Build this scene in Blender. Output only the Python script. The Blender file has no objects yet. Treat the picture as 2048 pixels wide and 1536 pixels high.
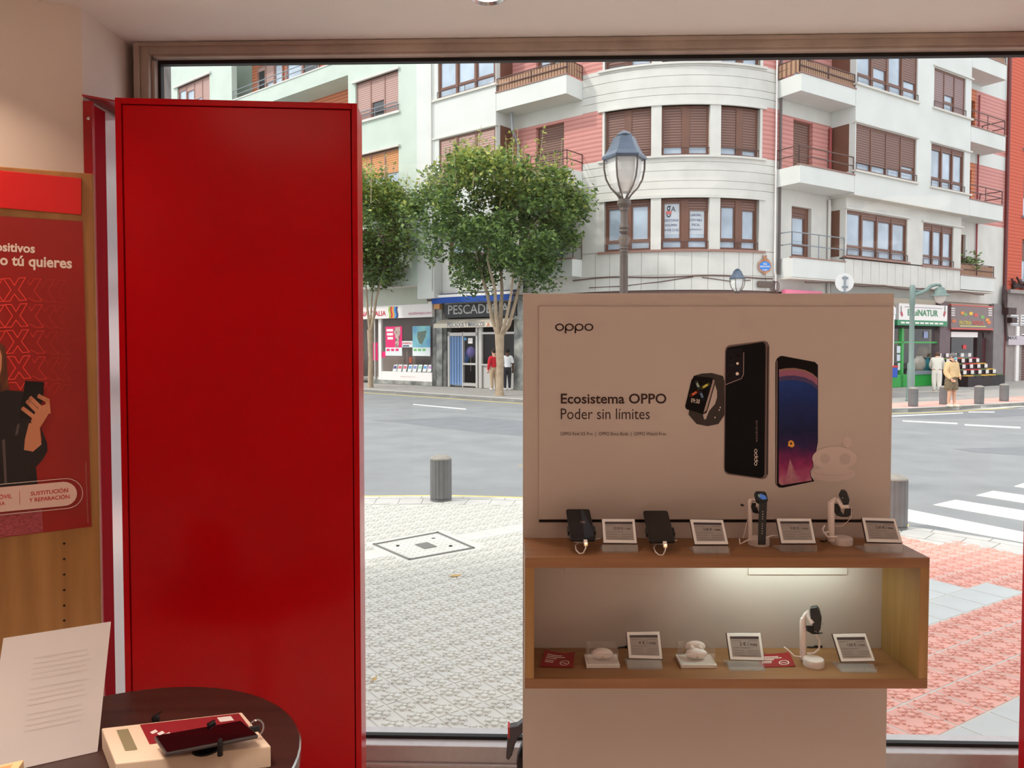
import bpy, bmesh, math, random
from mathutils import Vector, Matrix
random.seed(7)
sc = bpy.context.scene
COL = sc.collection

# ---------------------------------------------------------------- camera
FPX=1540.0; CX=1024.0; CY=744.0; PITCH=math.radians(2.0); CAMZ=1.8
cam_d = bpy.data.cameras.new('camera'); cam = bpy.data.objects.new('camera', cam_d); COL.objects.link(cam)
cam.location=(0,0,CAMZ); cam.rotation_euler=(math.pi/2-PITCH,0,0)
cam_d.sensor_width=36.0; cam_d.lens=36.0*FPX/2048.0; cam_d.shift_y=-(768-CY)/2048.0
cam_d.clip_start=0.05; cam_d.clip_end=500
sc.camera=cam
# ---------------------------------------------------------------- sky, sun, exposure
world=bpy.data.worlds.new('world'); sc.world=world; world.use_nodes=True
bg=world.node_tree.nodes['Background']; bg.inputs[0].default_value=(0.93,0.965,1.0,1); bg.inputs[1].default_value=1.2
sun_d=bpy.data.lights.new('sun','SUN'); sun_d.energy=1.3; sun_d.angle=math.radians(4); sun_d.color=(1.0,0.95,0.86)
sun=bpy.data.objects.new('sun',sun_d); COL.objects.link(sun)
TOSUN=Vector((-0.70,-0.26,0.66)).normalized()
sun.rotation_euler=TOSUN.to_track_quat('Z','Y').to_euler(); sun.location=(-20,-8,25)
vs=sc.view_settings; vs.view_transform='Standard'; vs.look='None'; vs.gamma=1.0; vs.use_curve_mapping=False; vs.exposure=0.45
LAMP_W=11.0      # watts of one ceiling light
LAMP_C=(1.0,0.85,0.74)

# ---------------------------------------------------------------- geometry helpers
def ray(px,py):
    a=(px-CX)/FPX; b=(CY-py)/FPX
    return (a, math.cos(PITCH)+b*math.sin(PITCH), -math.sin(PITCH)+b*math.cos(PITCH))
def atY(px,py,Y):
    v=ray(px,py); t=Y/v[1]; return Vector((v[0]*t, Y, CAMZ+v[2]*t))
def atZ(px,py,z=0.0):
    v=ray(px,py); t=(z-CAMZ)/v[2]; return Vector((v[0]*t, v[1]*t, z))
def plane(p0,n,off=0.0):
    p0=Vector(p0); n=Vector(n).normalized(); p0=p0+n*off
    def f(px,py):
        v=Vector(ray(px,py)); c=Vector((0,0,CAMZ)); t=(p0-c).dot(n)/v.dot(n); return c+v*t
    return f
AL=math.radians(39.4); AR=math.radians(33.3); RC=5.8; CCX,CCY=6.3,26.5+RC
ALEN=RC*(AL+AR)
TL=(CCX-RC*math.sin(AL),CCY-RC*math.cos(AL)); TR=(CCX+RC*math.sin(AR),CCY-RC*math.cos(AR))
def F(s,w,z):
    """street front of the corner building: s along it, w inwards, z up"""
    if s<0: return (TL[0]+math.cos(AL)*s+math.sin(AL)*w, TL[1]-math.sin(AL)*s+math.cos(AL)*w, z)
    if s>ALEN:
        t=s-ALEN; return (TR[0]+math.cos(AR)*t-math.sin(AR)*w, TR[1]+math.sin(AR)*t+math.cos(AR)*w, z)
    th=-AL+s/RC; r=RC-w
    return (CCX+r*math.sin(th), CCY-r*math.cos(th), z)
def fs(px,py,w=0.0):
    v=ray(px,py); lo,hi=-60.0,60.0
    for _ in range(40):
        m=(lo+hi)/2; p=F(m,w,0)
        if p[0]*v[1]-p[1]*v[0]>0: hi=m
        else: lo=m
    p=F(lo,w,0); return lo, CAMZ+v[2]*p[1]/v[1]
def S(px,w=0.0,py=500): return fs(px,py,w)[0]
def Zf(px,py,w=0.0): return fs(px,py,w)[1]

class MB:
    def __init__(s,fn=None): s.v=[]; s.f=[]; s.fn=fn
    def pt(s,p):
        if s.fn: p=s.fn(*p)
        s.v.append((p[0],p[1],p[2])); return len(s.v)-1
    def face(s,pts): s.f.append([s.pt(p) for p in pts]); return s
    def box(s,x0,x1,y0,y1,z0,z1,nx=1):
        rows=[]
        for i in range(nx+1):
            x=x0+(x1-x0)*i/nx
            rows.append([s.pt((x,y0,z0)),s.pt((x,y1,z0)),s.pt((x,y1,z1)),s.pt((x,y0,z1))])
        for a,b in zip(rows[:-1],rows[1:]):
            for k in range(4):
                s.f.append([a[k],a[(k+1)%4],b[(k+1)%4],b[k]][::-1])
        s.f.append(rows[0][::1]); s.f.append(rows[-1][::-1]); return s
    def hexa(s,b,t):
        i=[s.pt(p) for p in b]; j=[s.pt(p) for p in t]; n=len(i)
        s.f.append(i[::-1]); s.f.append(j)
        for k in range(n): s.f.append([i[k],i[(k+1)%n],j[(k+1)%n],j[k]])
        return s
    def prism(s,pts,d):
        d=Vector(d); return s.hexa([Vector(p) for p in pts],[Vector(p)+d for p in pts])
    def tube(s,pts,r,n=8,caps=True):
        pts=[Vector(s.fn(*p)) if s.fn else Vector(p) for p in pts]; fn=s.fn; s.fn=None
        m=len(pts); rr=r if isinstance(r,(list,tuple)) else [r]*m
        tang=[]
        for i in range(m):
            a=pts[max(i-1,0)]; b=pts[min(i+1,m-1)]; t=(b-a)
            tang.append(t.normalized() if t.length>1e-9 else Vector((0,0,1)))
        ref=Vector((0,0,1)) if abs(tang[0].z)<0.9 else Vector((1,0,0))
        u=tang[0].cross(ref).normalized(); rings=[]
        for i in range(m):
            t=tang[i]; u=(u-t*u.dot(t)); u=u.normalized() if u.length>1e-6 else t.orthogonal().normalized()
            w=t.cross(u)
            rings.append([s.pt(pts[i]+(u*math.cos(2*math.pi*k/n)+w*math.sin(2*math.pi*k/n))*rr[i]) for k in range(n)])
        for a,b in zip(rings[:-1],rings[1:]):
            for k in range(n): s.f.append([a[k],a[(k+1)%n],b[(k+1)%n],b[k]])
        if caps: s.f.append(rings[0][::-1]); s.f.append(rings[-1])
        s.fn=fn; return s
    def lathe(s,prof,c=(0,0,0),n=16,M=None,caps=True,flute=0.0):
        c=Vector(c); rings=[]
        for r,z in prof:
            ring=[]
            for k in range(n):
                a=2*math.pi*k/n; q=r*(1-flute*(k%2)); p=Vector((q*math.cos(a),q*math.sin(a),z))
                ring.append(s.pt(c+(M@p if M else p)))
            rings.append(ring)
        for a,b in zip(rings[:-1],rings[1:]):
            for k in range(n): s.f.append([a[k],a[(k+1)%n],b[(k+1)%n],b[k]])
        if caps: s.f.append(rings[0][::-1]); s.f.append(rings[-1])
        return s
    def ball(s,c,r,n=10,m=6,sc=(1,1,1),M=None):
        prof=[(max(math.sin(math.pi*i/m),1e-3)*1.0,-math.cos(math.pi*i/m)) for i in range(m+1)]
        c=Vector(c); rings=[]
        for q,z in prof:
            ring=[]
            for k in range(n):
                a=2*math.pi*k/n; p=Vector((q*math.cos(a)*r*sc[0],q*math.sin(a)*r*sc[1],z*r*sc[2])); ring.append(s.pt(c+(M@p if M else p)))
            rings.append(ring)
        for a,b in zip(rings[:-1],rings[1:]):
            for k in range(n): s.f.append([a[k],a[(k+1)%n],b[(k+1)%n],b[k]])
        return s
    def build(s,name,mat,parent=None,smooth=False,bevel=0.0,label=None):
        me=bpy.data.meshes.new(name); me.from_pydata(s.v,[],s.f); me.update()
        if mat: me.materials.append(mat)
        if smooth:
            me.polygons.foreach_set('use_smooth',[True]*len(me.polygons))
            try: me.set_sharp_from_angle(angle=math.radians(40))
            except Exception: pass
        o=bpy.data.objects.new(name,me); COL.objects.link(o)
        if parent is not None: child(o,parent)
        if bevel>0:
            md=o.modifiers.new('bevel','BEVEL'); md.width=bevel; md.segments=2; md.limit_method='ANGLE'
        if label: o['label']=label
        return o
def mworld(o):
    m=o.matrix_basis.copy()
    if o.parent: m=mworld(o.parent)@o.matrix_parent_inverse@m
    return m
def child(o,parent):
    o.parent=parent; o.matrix_parent_inverse=mworld(parent).inverted()
def tag(o,label,cat,group=None,kind=None):
    o['label']=label; o['category']=cat
    if group: o['group']=group
    if kind: o['kind']=kind
    return o
def struct(o,label,cat):
    o['kind']='structure'; o['label']=label; o['category']=cat; return o
def thing(name,loc,label,cat,group=None,rz=0.0):
    o=bpy.data.objects.new(name,None); COL.objects.link(o); o.location=loc; o.rotation_euler=(0,0,rz); o.empty_display_size=0.1
    return tag(o,label,cat,group)
def lin(c):
    def g(x):
        x/=255.0
        return x/12.92 if x<=0.04045 else ((x+0.055)/1.055)**2.4
    return (g(c[0]),g(c[1]),g(c[2]),1.0)
# flat print: polygons given in photo pixels on a real plane
def flat(name,polys,pf,mat,parent,off=0.0,n=None):
    mb=MB()
    for poly in polys:
        pts=[pf(*p) for p in poly]
        if off and n is not None: pts=[p+Vector(n)*off for p in pts]
        mb.face(pts)
    return mb.build(name,mat,parent)
_fontcache={}
def text_mesh(body,bold=0.0,res=3,spacing=1.0):
    k=(body,bold,spacing)
    if k in _fontcache: return _fontcache[k]
    cu=bpy.data.curves.new('lettering','FONT'); cu.body=body; cu.offset=bold; cu.resolution_u=res; cu.space_character=spacing
    ob=bpy.data.objects.new('lettering',cu); COL.objects.link(ob)
    dg=bpy.context.evaluated_depsgraph_get(); dg.update()
    me=bpy.data.meshes.new_from_object(ob.evaluated_get(dg))
    vs_=[tuple(v.co) for v in me.vertices]; fc=[tuple(p.vertices) for p in me.polygons]
    bpy.data.objects.remove(ob); bpy.data.curves.remove(cu); bpy.data.meshes.remove(me)
    _fontcache[k]=(vs_,fc); return vs_,fc
def text_fit(name,body,mapf,mat,parent,bold=0.0,spacing=1.0):
    """mapf(u,v), u,v in 0..1 over the lettering's own bounds (v up) -> world point"""
    vs_,fc=text_mesh(body,bold,3,spacing)
    x0=min(v[0] for v in vs_); x1=max(v[0] for v in vs_); y0=min(v[1] for v in vs_); y1=max(v[1] for v in vs_)
    mb=MB(); mb.v=[tuple(mapf((v[0]-x0)/(x1-x0),(v[1]-y0)/(y1-y0))) for v in vs_]; mb.f=[list(f) for f in fc]
    return mb.build(name,mat,parent)
def quadmap(tl,tr,br,bl,pf,off=None):
    def f(u,v):
        a=[tl[i]+(tr[i]-tl[i])*u for i in (0,1)]; b=[bl[i]+(br[i]-bl[i])*u for i in (0,1)]
        p=pf(b[0]+(a[0]-b[0])*v, b[1]+(a[1]-b[1])*v)
        return p+off if off is not None else p
    return f

# ---------------------------------------------------------------- materials
MATS={}
def zramp(name,stops,rough=0.4):
    """a printed picture that changes colour with height"""
    m=bpy.data.materials.new(name); m.use_nodes=True; nt=m.node_tree; b=nt.nodes['Principled BSDF']; b.inputs['Roughness'].default_value=rough; b.inputs['Specular IOR Level'].default_value=0.2
    tc=nt.nodes.new('ShaderNodeTexCoord'); sp=nt.nodes.new('ShaderNodeSeparateXYZ'); nt.links.new(tc.outputs['Object'],sp.inputs[0])
    nz=nt.nodes.new('ShaderNodeTexNoise'); nz.inputs['Scale'].default_value=40; nt.links.new(tc.outputs['Object'],nz.inputs['Vector'])
    z0,z1=stops[0][0],stops[-1][0]; ad=nt.nodes.new('ShaderNodeMath'); ad.operation='MULTIPLY_ADD'; ad.inputs[1].default_value=0.05; nt.links.new(nz.outputs['Fac'],ad.inputs[0]); nt.links.new(sp.outputs['Z'],ad.inputs[2])
    mr=nt.nodes.new('ShaderNodeMapRange'); mr.inputs[1].default_value=z0+0.025; mr.inputs[2].default_value=z1+0.025; nt.links.new(ad.outputs[0],mr.inputs[0])
    rp=nt.nodes.new('ShaderNodeValToRGB'); e=rp.color_ramp.elements; e[0].position=0; e[0].color=lin(stops[0][1]); e[1].position=1; e[1].color=lin(stops[-1][1])
    for z,c in stops[1:-1]: q=e.new((z-z0)/(z1-z0)); q.color=lin(c)
    nt.links.new(mr.outputs[0],rp.inputs[0]); nt.links.new(rp.outputs[0],b.inputs['Base Color']); MATS[name]=m; return m
def mat(name,rgb,rough=0.6,metal=0.0,var=0.0,scale=8.0,bump=0.0,bscale=None,spec=0.5,coat=0.0,rgb2=None,detail=4.0,stretch=None):
    if name in MATS: return MATS[name]
    m=bpy.data.materials.new(name); m.use_nodes=True; nt=m.node_tree; b=nt.nodes['Principled BSDF']
    c=lin(rgb); b.inputs['Base Color'].default_value=c; b.inputs['Roughness'].default_value=rough; b.inputs['Metallic'].default_value=metal
    b.inputs['Specular IOR Level'].default_value=spec; b.inputs['Coat Weight'].default_value=coat
    if var>0 or bump>0 or rgb2:
        tc=nt.nodes.new('ShaderNodeTexCoord'); src=tc.outputs['Object']
        if stretch:
            mp=nt.nodes.new('ShaderNodeMapping'); mp.inputs['Scale'].default_value=stretch; nt.links.new(src,mp.inputs[0]); src=mp.outputs[0]
        nz=nt.nodes.new('ShaderNodeTexNoise'); nz.inputs['Scale'].default_value=scale; nz.inputs['Detail'].default_value=detail
        nt.links.new(src,nz.inputs['Vector'])
        if var>0 or rgb2:
            rp=nt.nodes.new('ShaderNodeValToRGB'); e=rp.color_ramp.elements
            e[0].position=0.3; e[1].position=0.7
            e[0].color=[max(0,x*(1-var)) for x in c[:3]]+[1]
            e[1].color=lin(rgb2) if rgb2 else [min(1,x*(1+var)) for x in c[:3]]+[1]
            nt.links.new(nz.outputs['Fac'],rp.inputs[0]); nt.links.new(rp.outputs[0],b.inputs['Base Color'])
        if bump>0:
            n2=nz
            if bscale:
                n2=nt.nodes.new('ShaderNodeTexNoise'); n2.inputs['Scale'].default_value=bscale; n2.inputs['Detail'].default_value=3; nt.links.new(src,n2.inputs['Vector'])
            bp=nt.nodes.new('ShaderNodeBump'); bp.inputs['Strength'].default_value=bump; bp.inputs['Distance'].default_value=0.02
            nt.links.new(n2.outputs['Fac'],bp.inputs['Height']); nt.links.new(bp.outputs[0],b.inputs['Normal'])
    MATS[name]=m; return m
def emat(name,rgb,strength):
    m=bpy.data.materials.new(name); m.use_nodes=True; b=m.node_tree.nodes['Principled BSDF']
    b.inputs['Base Color'].default_value=lin(rgb); b.inputs['Emission Color'].default_value=lin(rgb); b.inputs['Emission Strength'].default_value=strength
    MATS[name]=m; return m
def clearmat(name,tint=(255,255,255),refl=0.08,rough=0.02,fres=True,haze=0.0):
    m=bpy.data.materials.new(name); m.use_nodes=True; nt=m.node_tree; nt.nodes.clear()
    o=nt.nodes.new('ShaderNodeOutputMaterial'); t=nt.nodes.new('ShaderNodeBsdfTransparent'); t.inputs[0].default_value=lin(tint)
    g=nt.nodes.new('ShaderNodeBsdfGlossy'); g.inputs['Roughness'].default_value=rough
    mx=nt.nodes.new('ShaderNodeMixShader')
    if fres:
        lw=nt.nodes.new('ShaderNodeLayerWeight'); lw.inputs['Blend'].default_value=0.5
        pw=nt.nodes.new('ShaderNodeMath'); pw.operation='POWER'; pw.inputs[1].default_value=5.0; nt.links.new(lw.outputs['Facing'],pw.inputs[0])
        ma=nt.nodes.new('ShaderNodeMath'); ma.operation='MULTIPLY_ADD'; ma.inputs[1].default_value=0.9; ma.inputs[2].default_value=0.012; nt.links.new(pw.outputs[0],ma.inputs[0]); nt.links.new(ma.outputs[0],mx.inputs[0])
    else: mx.inputs[0].default_value=refl
    nt.links.new(t.outputs[0],mx.inputs[1]); nt.links.new(g.outputs[0],mx.inputs[2])
    out=mx.outputs[0]
    if haze>0:
        d=nt.nodes.new('ShaderNodeBsdfDiffuse'); d.inputs[0].default_value=(.9,.9,.9,1); m2=nt.nodes.new('ShaderNodeMixShader'); m2.inputs[0].default_value=haze
        nt.links.new(out,m2.inputs[1]); nt.links.new(d.outputs[0],m2.inputs[2]); out=m2.outputs[0]
    nt.links.new(out,o.inputs[0]); MATS[name]=m; return m
def wood(name,rgb,rgb2,axis=0,scale=1.0,rough=0.45):
    st=[14*scale]*3; st[axis]=1.2*scale
    return mat(name,rgb,rough,rgb2=rgb2,var=0.12,scale=2.2,stretch=st,detail=6,bump=0.05)
def stripes(name,rgb,rgb2,period,axis='Z',rough=0.6,duty=0.5,bump=0.4):
    """blind slats and corrugation too fine to tell apart: a wave along one axis"""
    m=bpy.data.materials.new(name); m.use_nodes=True; nt=m.node_tree; b=nt.nodes['Principled BSDF']; b.inputs['Roughness'].default_value=rough
    tc=nt.nodes.new('ShaderNodeTexCoord'); w=nt.nodes.new('ShaderNodeTexWave'); w.wave_type='BANDS'; w.bands_direction=axis
    w.inputs['Scale'].default_value=0.31416/period*1.0; w.inputs['Distortion'].default_value=0
    nt.links.new(tc.outputs['Object'],w.inputs['Vector'])
    rp=nt.nodes.new('ShaderNodeValToRGB'); e=rp.color_ramp.elements; e[0].position=duty-.15; e[1].position=duty+.15
    e[0].color=lin(rgb2); e[1].color=lin(rgb); nt.links.new(w.outputs['Fac'],rp.inputs[0]); nt.links.new(rp.outputs[0],b.inputs['Base Color'])
    bp=nt.nodes.new('ShaderNodeBump'); bp.inputs['Strength'].default_value=bump; bp.inputs['Distance'].default_value=0.02
    nt.links.new(w.outputs['Fac'],bp.inputs['Height']); nt.links.new(bp.outputs[0],b.inputs['Normal'])
    MATS[name]=m; return m
# ---------------------------------------------------------------- shared materials
m_wall=mat('plaster',(226,214,206),0.85,var=0.03,scale=3,bump=0.03,bscale=60)
m_ceil=mat('ceiling_paint',(232,228,224),0.85,var=0.02,scale=2,bump=0.03,bscale=50)
m_alu=mat('brushed_aluminium',(206,202,202),0.35,metal=0.3,var=0.05,scale=30,bump=0.02)
m_framepaint=mat('old_frame_paint',(176,160,148),0.55,var=0.2,scale=6,bump=0.08,bscale=30)
m_gasket=mat('black_gasket',(22,22,24),0.6)
m_glass=clearmat('window_glass')
m_red=mat('red_lacquer',(188,0,12),0.22,var=0.08,scale=2.0,spec=0.16)
m_red2=mat('red_lacquer_dark',(168,6,22),0.25,var=0.05,scale=3)
m_black=mat('black_plastic',(18,18,20),0.4)
m_blackglass=mat('black_screen',(10,11,14),0.06,spec=0.6)
m_white=mat('white_plastic',(238,232,228),0.4)
m_panel=mat('white_laminate',(197,182,173),0.5,var=0.015,scale=3)
m_oak=wood('oak_across',(162,114,72),(134,88,52),0)
m_oakv=wood('oak_upright',(178,134,78),(150,108,58),2)
m_board=wood('oak_board',(196,146,84),(160,112,60),2,0.7)
m_ledglow=emat('led_strip',(235,250,245),6.0)
m_acryl=clearmat('clear_acrylic',(252,250,248),fres=False,refl=0.05,rough=0.08,haze=0.12)
m_chrome=mat('chrome',(210,210,210),0.15,metal=1.0)
# ---------------------------------------------------------------- shop window plane
WY=2.73; WA=math.radians(1.7)
def W(x,y,z): return (x*math.cos(WA)+y*math.sin(WA), WY-x*math.sin(WA)+y*math.cos(WA), z)
pW=plane((0,WY,0),(-math.sin(WA),-math.cos(WA),0))
def wx(px,py=700): p=pW(px,py); return (p.x)/math.cos(WA)
GX0=wx(318); GZ1=pW(1024,112).z; GZ0=pW(1200,1487).z; FZ1=pW(1024,84).z+0.004; FX0=wx(287,200); GX1=4.85
CEIL=FZ1+0.002; FLOOR=0.12
FZ0=pW(1200,1528).z
# ---------------------------------------------------------------- room shell
LW0=Vector((atY(166,180,2.47).x,2.47)); LWD=Vector((-math.cos(math.radians(24)),-math.sin(math.radians(24))))
o=MB().box(-8,5.3,-5.3,3.0,-0.05,FLOOR).build('floor',mat('floor_tile',(206,192,180),0.35,var=0.06,scale=5)); struct(o,'pale tiled shop floor','floor')  # unseen floor lightened to bounce light onto the ceiling
mb=MB(W).box(-6,5.3,-9,0.06,CEIL,CEIL+0.25)
o=mb.build('ceiling',m_ceil); struct(o,'pale painted shop ceiling above the window','ceiling')
lw1=LW0+LWD*4.2
mb=MB(); a=LW0; n2=Vector((LWD.y,-LWD.x))  # away from the room
nn=Vector((-LWD.y,LWD.x)); out=nn if nn.y>0 else -nn
mb.hexa([(a.x,a.y,-.04),(lw1.x,lw1.y,-.04),(lw1.x-0.1,lw1.y+3,-.04),(a.x,WY+0.26,-.04)],[(a.x,a.y,CEIL),(lw1.x,lw1.y,CEIL),(lw1.x-0.1,lw1.y+3,CEIL),(a.x,WY+0.26,CEIL)])
o=mb.build('wall_left',m_wall); struct(o,'pale plaster wall with a deep window reveal','wall')
o=MB().box(lw1.x-0.3,lw1.x,-5.2,lw1.y+0.1,-.04,CEIL).build('wall_side',m_wall); struct(o,'plain plaster side wall of the shop','wall')
o=MB().box(lw1.x-0.3,5.3,-5.3,-5.1,-.04,CEIL).build('wall_back',m_wall); struct(o,'plain plaster back wall of the shop','wall')
o=MB().box(5.0,5.3,-5.2,2.75,-.04,CEIL).build('wall_right',m_wall); struct(o,'plain plaster right wall of the shop','wall')
m_stone=mat('grey_stone',(150,148,145),0.8,var=0.25,scale=14,bump=0.3,bscale=40)
mb=MB(W); mb.box(-9,5.3,-7.5,0.22,CEIL+0.26,8.2)
o=mb.build('wall_upper_storey',m_stone); struct(o,'stone upper storeys of the shop building','wall')
o=MB(W).box(FX0-0.3,atY(339,160,2.97).x,0.1,0.2,-0.04,CEIL+0.27).build('trim_stone_jamb',m_stone); struct(o,'grey stone jamb outside the window','trim')
# window
win=bpy.data.objects.new('window_1',None); COL.objects.link(win); win.location=W(1.0,0,GZ0); struct(win,'large shop window in an aluminium frame','window')
mb=MB(W)
mb.box(FX0,GX0-0.012,-0.02,0.1,FZ0,FZ1); mb.box(FX0-0.02,FX0,-0.03,0.1,FZ0,FZ1)
mb.box(GX0-0.012,GX0,0.0,0.08,GZ0,GZ1)
mb.build('frame_post',m_framepaint,win,bevel=0.003)
mb=MB(W); mb.box(GX0-0.012,GX1,-0.02,0.06,GZ1+0.014,FZ1); mb.box(GX0,GX1,-0.012,0.025,GZ1+0.006,GZ1+0.016); mb.box(GX0-0.05,GX1,-0.028,0.02,FZ1-0.014,FZ1)
mb.build('frame_head',m_framepaint,win,bevel=0.002)
mb=MB(W); mb.box(FX0,GX1,-0.02,0.12,FZ0+0.005,GZ0-0.008); mb.box(FX0,GX1,-0.035,0.12,FZ0-0.012,FZ0+0.006)
mb.build('frame_rail',m_alu,win,bevel=0.006)
mb=MB(W); mb.box(GX0,GX1,0.026,0.05,GZ1-0.006,GZ1+0.008); mb.box(GX0,GX0+0.010,0.026,0.05,GZ0,GZ1); mb.box(GX0,GX1,0.028,0.05,GZ0-0.008,GZ0+0.004)
mb.build('gasket',m_gasket,win)
MB(W).box(GX0+0.005,GX1,0.036,0.042,GZ0-0.004,GZ1+0.004).build('glass_pane',m_glass,win)
o=MB(W).box(FX0-0.02,GX1+0.1,-0.05,0.14,-0.04,FZ0-0.013).build('wall_window_base',mat('base_cladding',(196,176,160),0.35,var=0.04,scale=4)); struct(o,'low pale cladding below the shop window','wall')

# ceiling downlights
m_lens=emat('lamp_lens',(255,226,200),4.0)
def downlight(x,y,label,power,colour=None):
    t=thing('ceiling_downlight',(x,y,CEIL),label,'ceiling light','recessed ceiling downlights')
    MB().lathe([(0.042,-0.001),(0.052,-0.008),(0.056,-0.006),(0.058,0.002)],(x,y,CEIL),24,caps=False).build('trim_ring',m_chrome,t,smooth=True)
    MB().lathe([(0.043,-0.001),(0.0005,-0.0012)],(x,y,CEIL),20,caps=False).build('lens',m_lens,t)
    ld=bpy.data.lights.new('downlight_lamp','AREA'); ld.shape='DISK'; ld.size=0.08; ld.energy=power; ld.color=colour or LAMP_C; ld.spread=math.radians(112)
    lo=bpy.data.objects.new('downlight_lamp',ld); COL.objects.link(lo); lo.location=(x,y,CEIL-0.012)
p=plane((0,0,CEIL),(0,0,1))(975,-9)
downlight(p.x,p.y,'recessed ceiling downlight with a chrome ring above the window',LAMP_W*0.12)
downlight(-1.64,1.95,'recessed ceiling downlight washing the left wall and the oak board',LAMP_W*0.32,(1.0,0.74,0.54))
def add_fill_panel(x,y,label,power):  # unseen panels added to fill the interior with light
    t=thing('fill_panel_light',(x,y,CEIL),label,'ceiling light','added ceiling fill panels'); h=.3
    mb=MB(); mb.box(x-h-.02,x+h+.02,y-h-.02,y-h,CEIL-.012,CEIL-.0005); mb.box(x-h-.02,x+h+.02,y+h,y+h+.02,CEIL-.012,CEIL-.0005); mb.box(x-h-.02,x-h,y-h,y+h,CEIL-.012,CEIL-.0005); mb.box(x+h,x+h+.02,y-h,y+h,CEIL-.012,CEIL-.0005); mb.build('panel_frame',m_white,t)
    MB().box(x-h+.001,x+h-.001,y-h+.001,y+h-.001,CEIL-.006,CEIL-.0005).build('diffuser',m_diff,t)
    ld=bpy.data.lights.new('fill_panel_lamp','AREA'); ld.shape='SQUARE'; ld.size=.58; ld.energy=power; ld.color=LAMP_C; ld.spread=math.radians(62 if y>.5 else 84)
    lo=bpy.data.objects.new('fill_panel_lamp',ld); COL.objects.link(lo); lo.location=(x,y,CEIL-0.013)
m_diff=emat('fill_panel_diffuser',(255,230,210),2.0)
for x,y,k,l in ((0.9,0.3,1.2,'nearest the shelf'),(-0.85,0.75,0.9,'over the round table side of the shop'),(2.8,-0.4,1.4,'on the right side of the shop'),(0.9,-2.4,1.6,'in the middle of the shop'),(-2.6,-2.6,1.6,'at the back left of the shop'),(3.4,-2.8,1.6,'at the back right of the shop')):
    add_fill_panel(x,y,'added square ceiling fill panel '+l,LAMP_W*k)

# ---------------------------------------------------------------- red display cabinet
KA=math.radians(4.5)
KO=atY(714,206,2.28)
def K(x,y,z): return (KO.x+x*math.cos(KA)-y*math.sin(KA), KO.y+x*math.sin(KA)+y*math.cos(KA), z)
KT=KO.z; KW=0.685
cab=thing('red_cabinet',K(-KW/2,0.06,FLOOR),'tall red lacquered metal cabinet in front of the shop window','cabinet')
mb=MB(K); fw=0.017
mb.box(-KW,-KW+fw,0.002,0.03,FLOOR,KT); mb.box(-fw,0,0.002,0.03,FLOOR,KT); mb.box(-KW+fw,-fw,0.002,0.03,KT-fw,KT); mb.box(-KW+fw,-fw,0.002,0.03,FLOOR,FLOOR+fw)
mb.build('front_frame',m_red,cab,bevel=0.0015)
MB(K).box(-KW+fw+0.003,-fw-0.003,0.005,0.028,FLOOR+fw+.003,KT-fw-0.003).build('door_panel',m_red,cab,bevel=0.001)
MB(K).box(-0.004,0,0.031,0.122,FLOOR,KT-0.004).build('side_panel',m_red,cab)
MB(K).box(-KW,-KW+0.004,0.031,0.122,FLOOR,KT-0.004).build('side_panel',m_red,cab)
MB(K).box(-KW+.004,-0.004,0.031,0.122,KT-0.008,KT-0.004).build('top_panel',m_red,cab)
MB(K).box(-KW+.004,-0.004,0.118,0.122,FLOOR,KT-0.009).build('back_panel',m_red2,cab)
mb=MB(); zt=atY(168,190,2.47).z; ux0=LW0.x+0.001
mb.hexa([(ux0,2.462,zt-0.006),(-1.10,2.56,zt-0.03),(-1.02,2.70,zt-0.03),(ux0,2.70,zt-0.006)],[(ux0,2.462,zt),(-1.10,2.56,zt-0.024),(-1.02,2.70,zt-0.024),(ux0,2.70,zt)])
mb.build('roof_plate',m_red2,cab)
ux0=LW0.x+0.001; ux1=atY(190,300,2.48).x
up=MB().box(ux0,ux1,2.465,2.48,FLOOR,zt-0.02).build('wall_bracket',m_red2,cab)
MB().box(ux1-0.003,ux1,2.48,2.545,FLOOR,zt-0.03).build('bracket_return',mat('red_matte',(150,4,22),.75,spec=.1),cab)
q=atY(177,237,2.463); MB().lathe([(0.0055,0),(0.0055,0.002),(0.003,0.004)],q,12,Matrix.Rotation(math.pi/2,3,'X')).build('screw',m_chrome,up)
m_gloss=mat('glossy_pale_lining',(226,212,214),0.16,metal=0.7)
x1=atY(214,700,2.56).x
MB().box(ux1-0.003,ux1,2.546,2.70,FLOOR,zt-0.03).build('pale_lining',m_gloss,cab)
# red post at the right edge
px_=atY(2041,1300,2.52).x
t=thing('red_post',(px_+0.05,2.45,FLOOR),'red lacquered metal post at the right end of the window','post')
MB().box(px_,px_+0.12,2.42,2.52,FLOOR,CEIL-.02).build('post_body',m_red,t,bevel=0.002)
MB().box(px_+.0,px_+0.12,2.415,2.525,FLOOR,FLOOR+.08).build('post_foot',m_red2,t)

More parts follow.
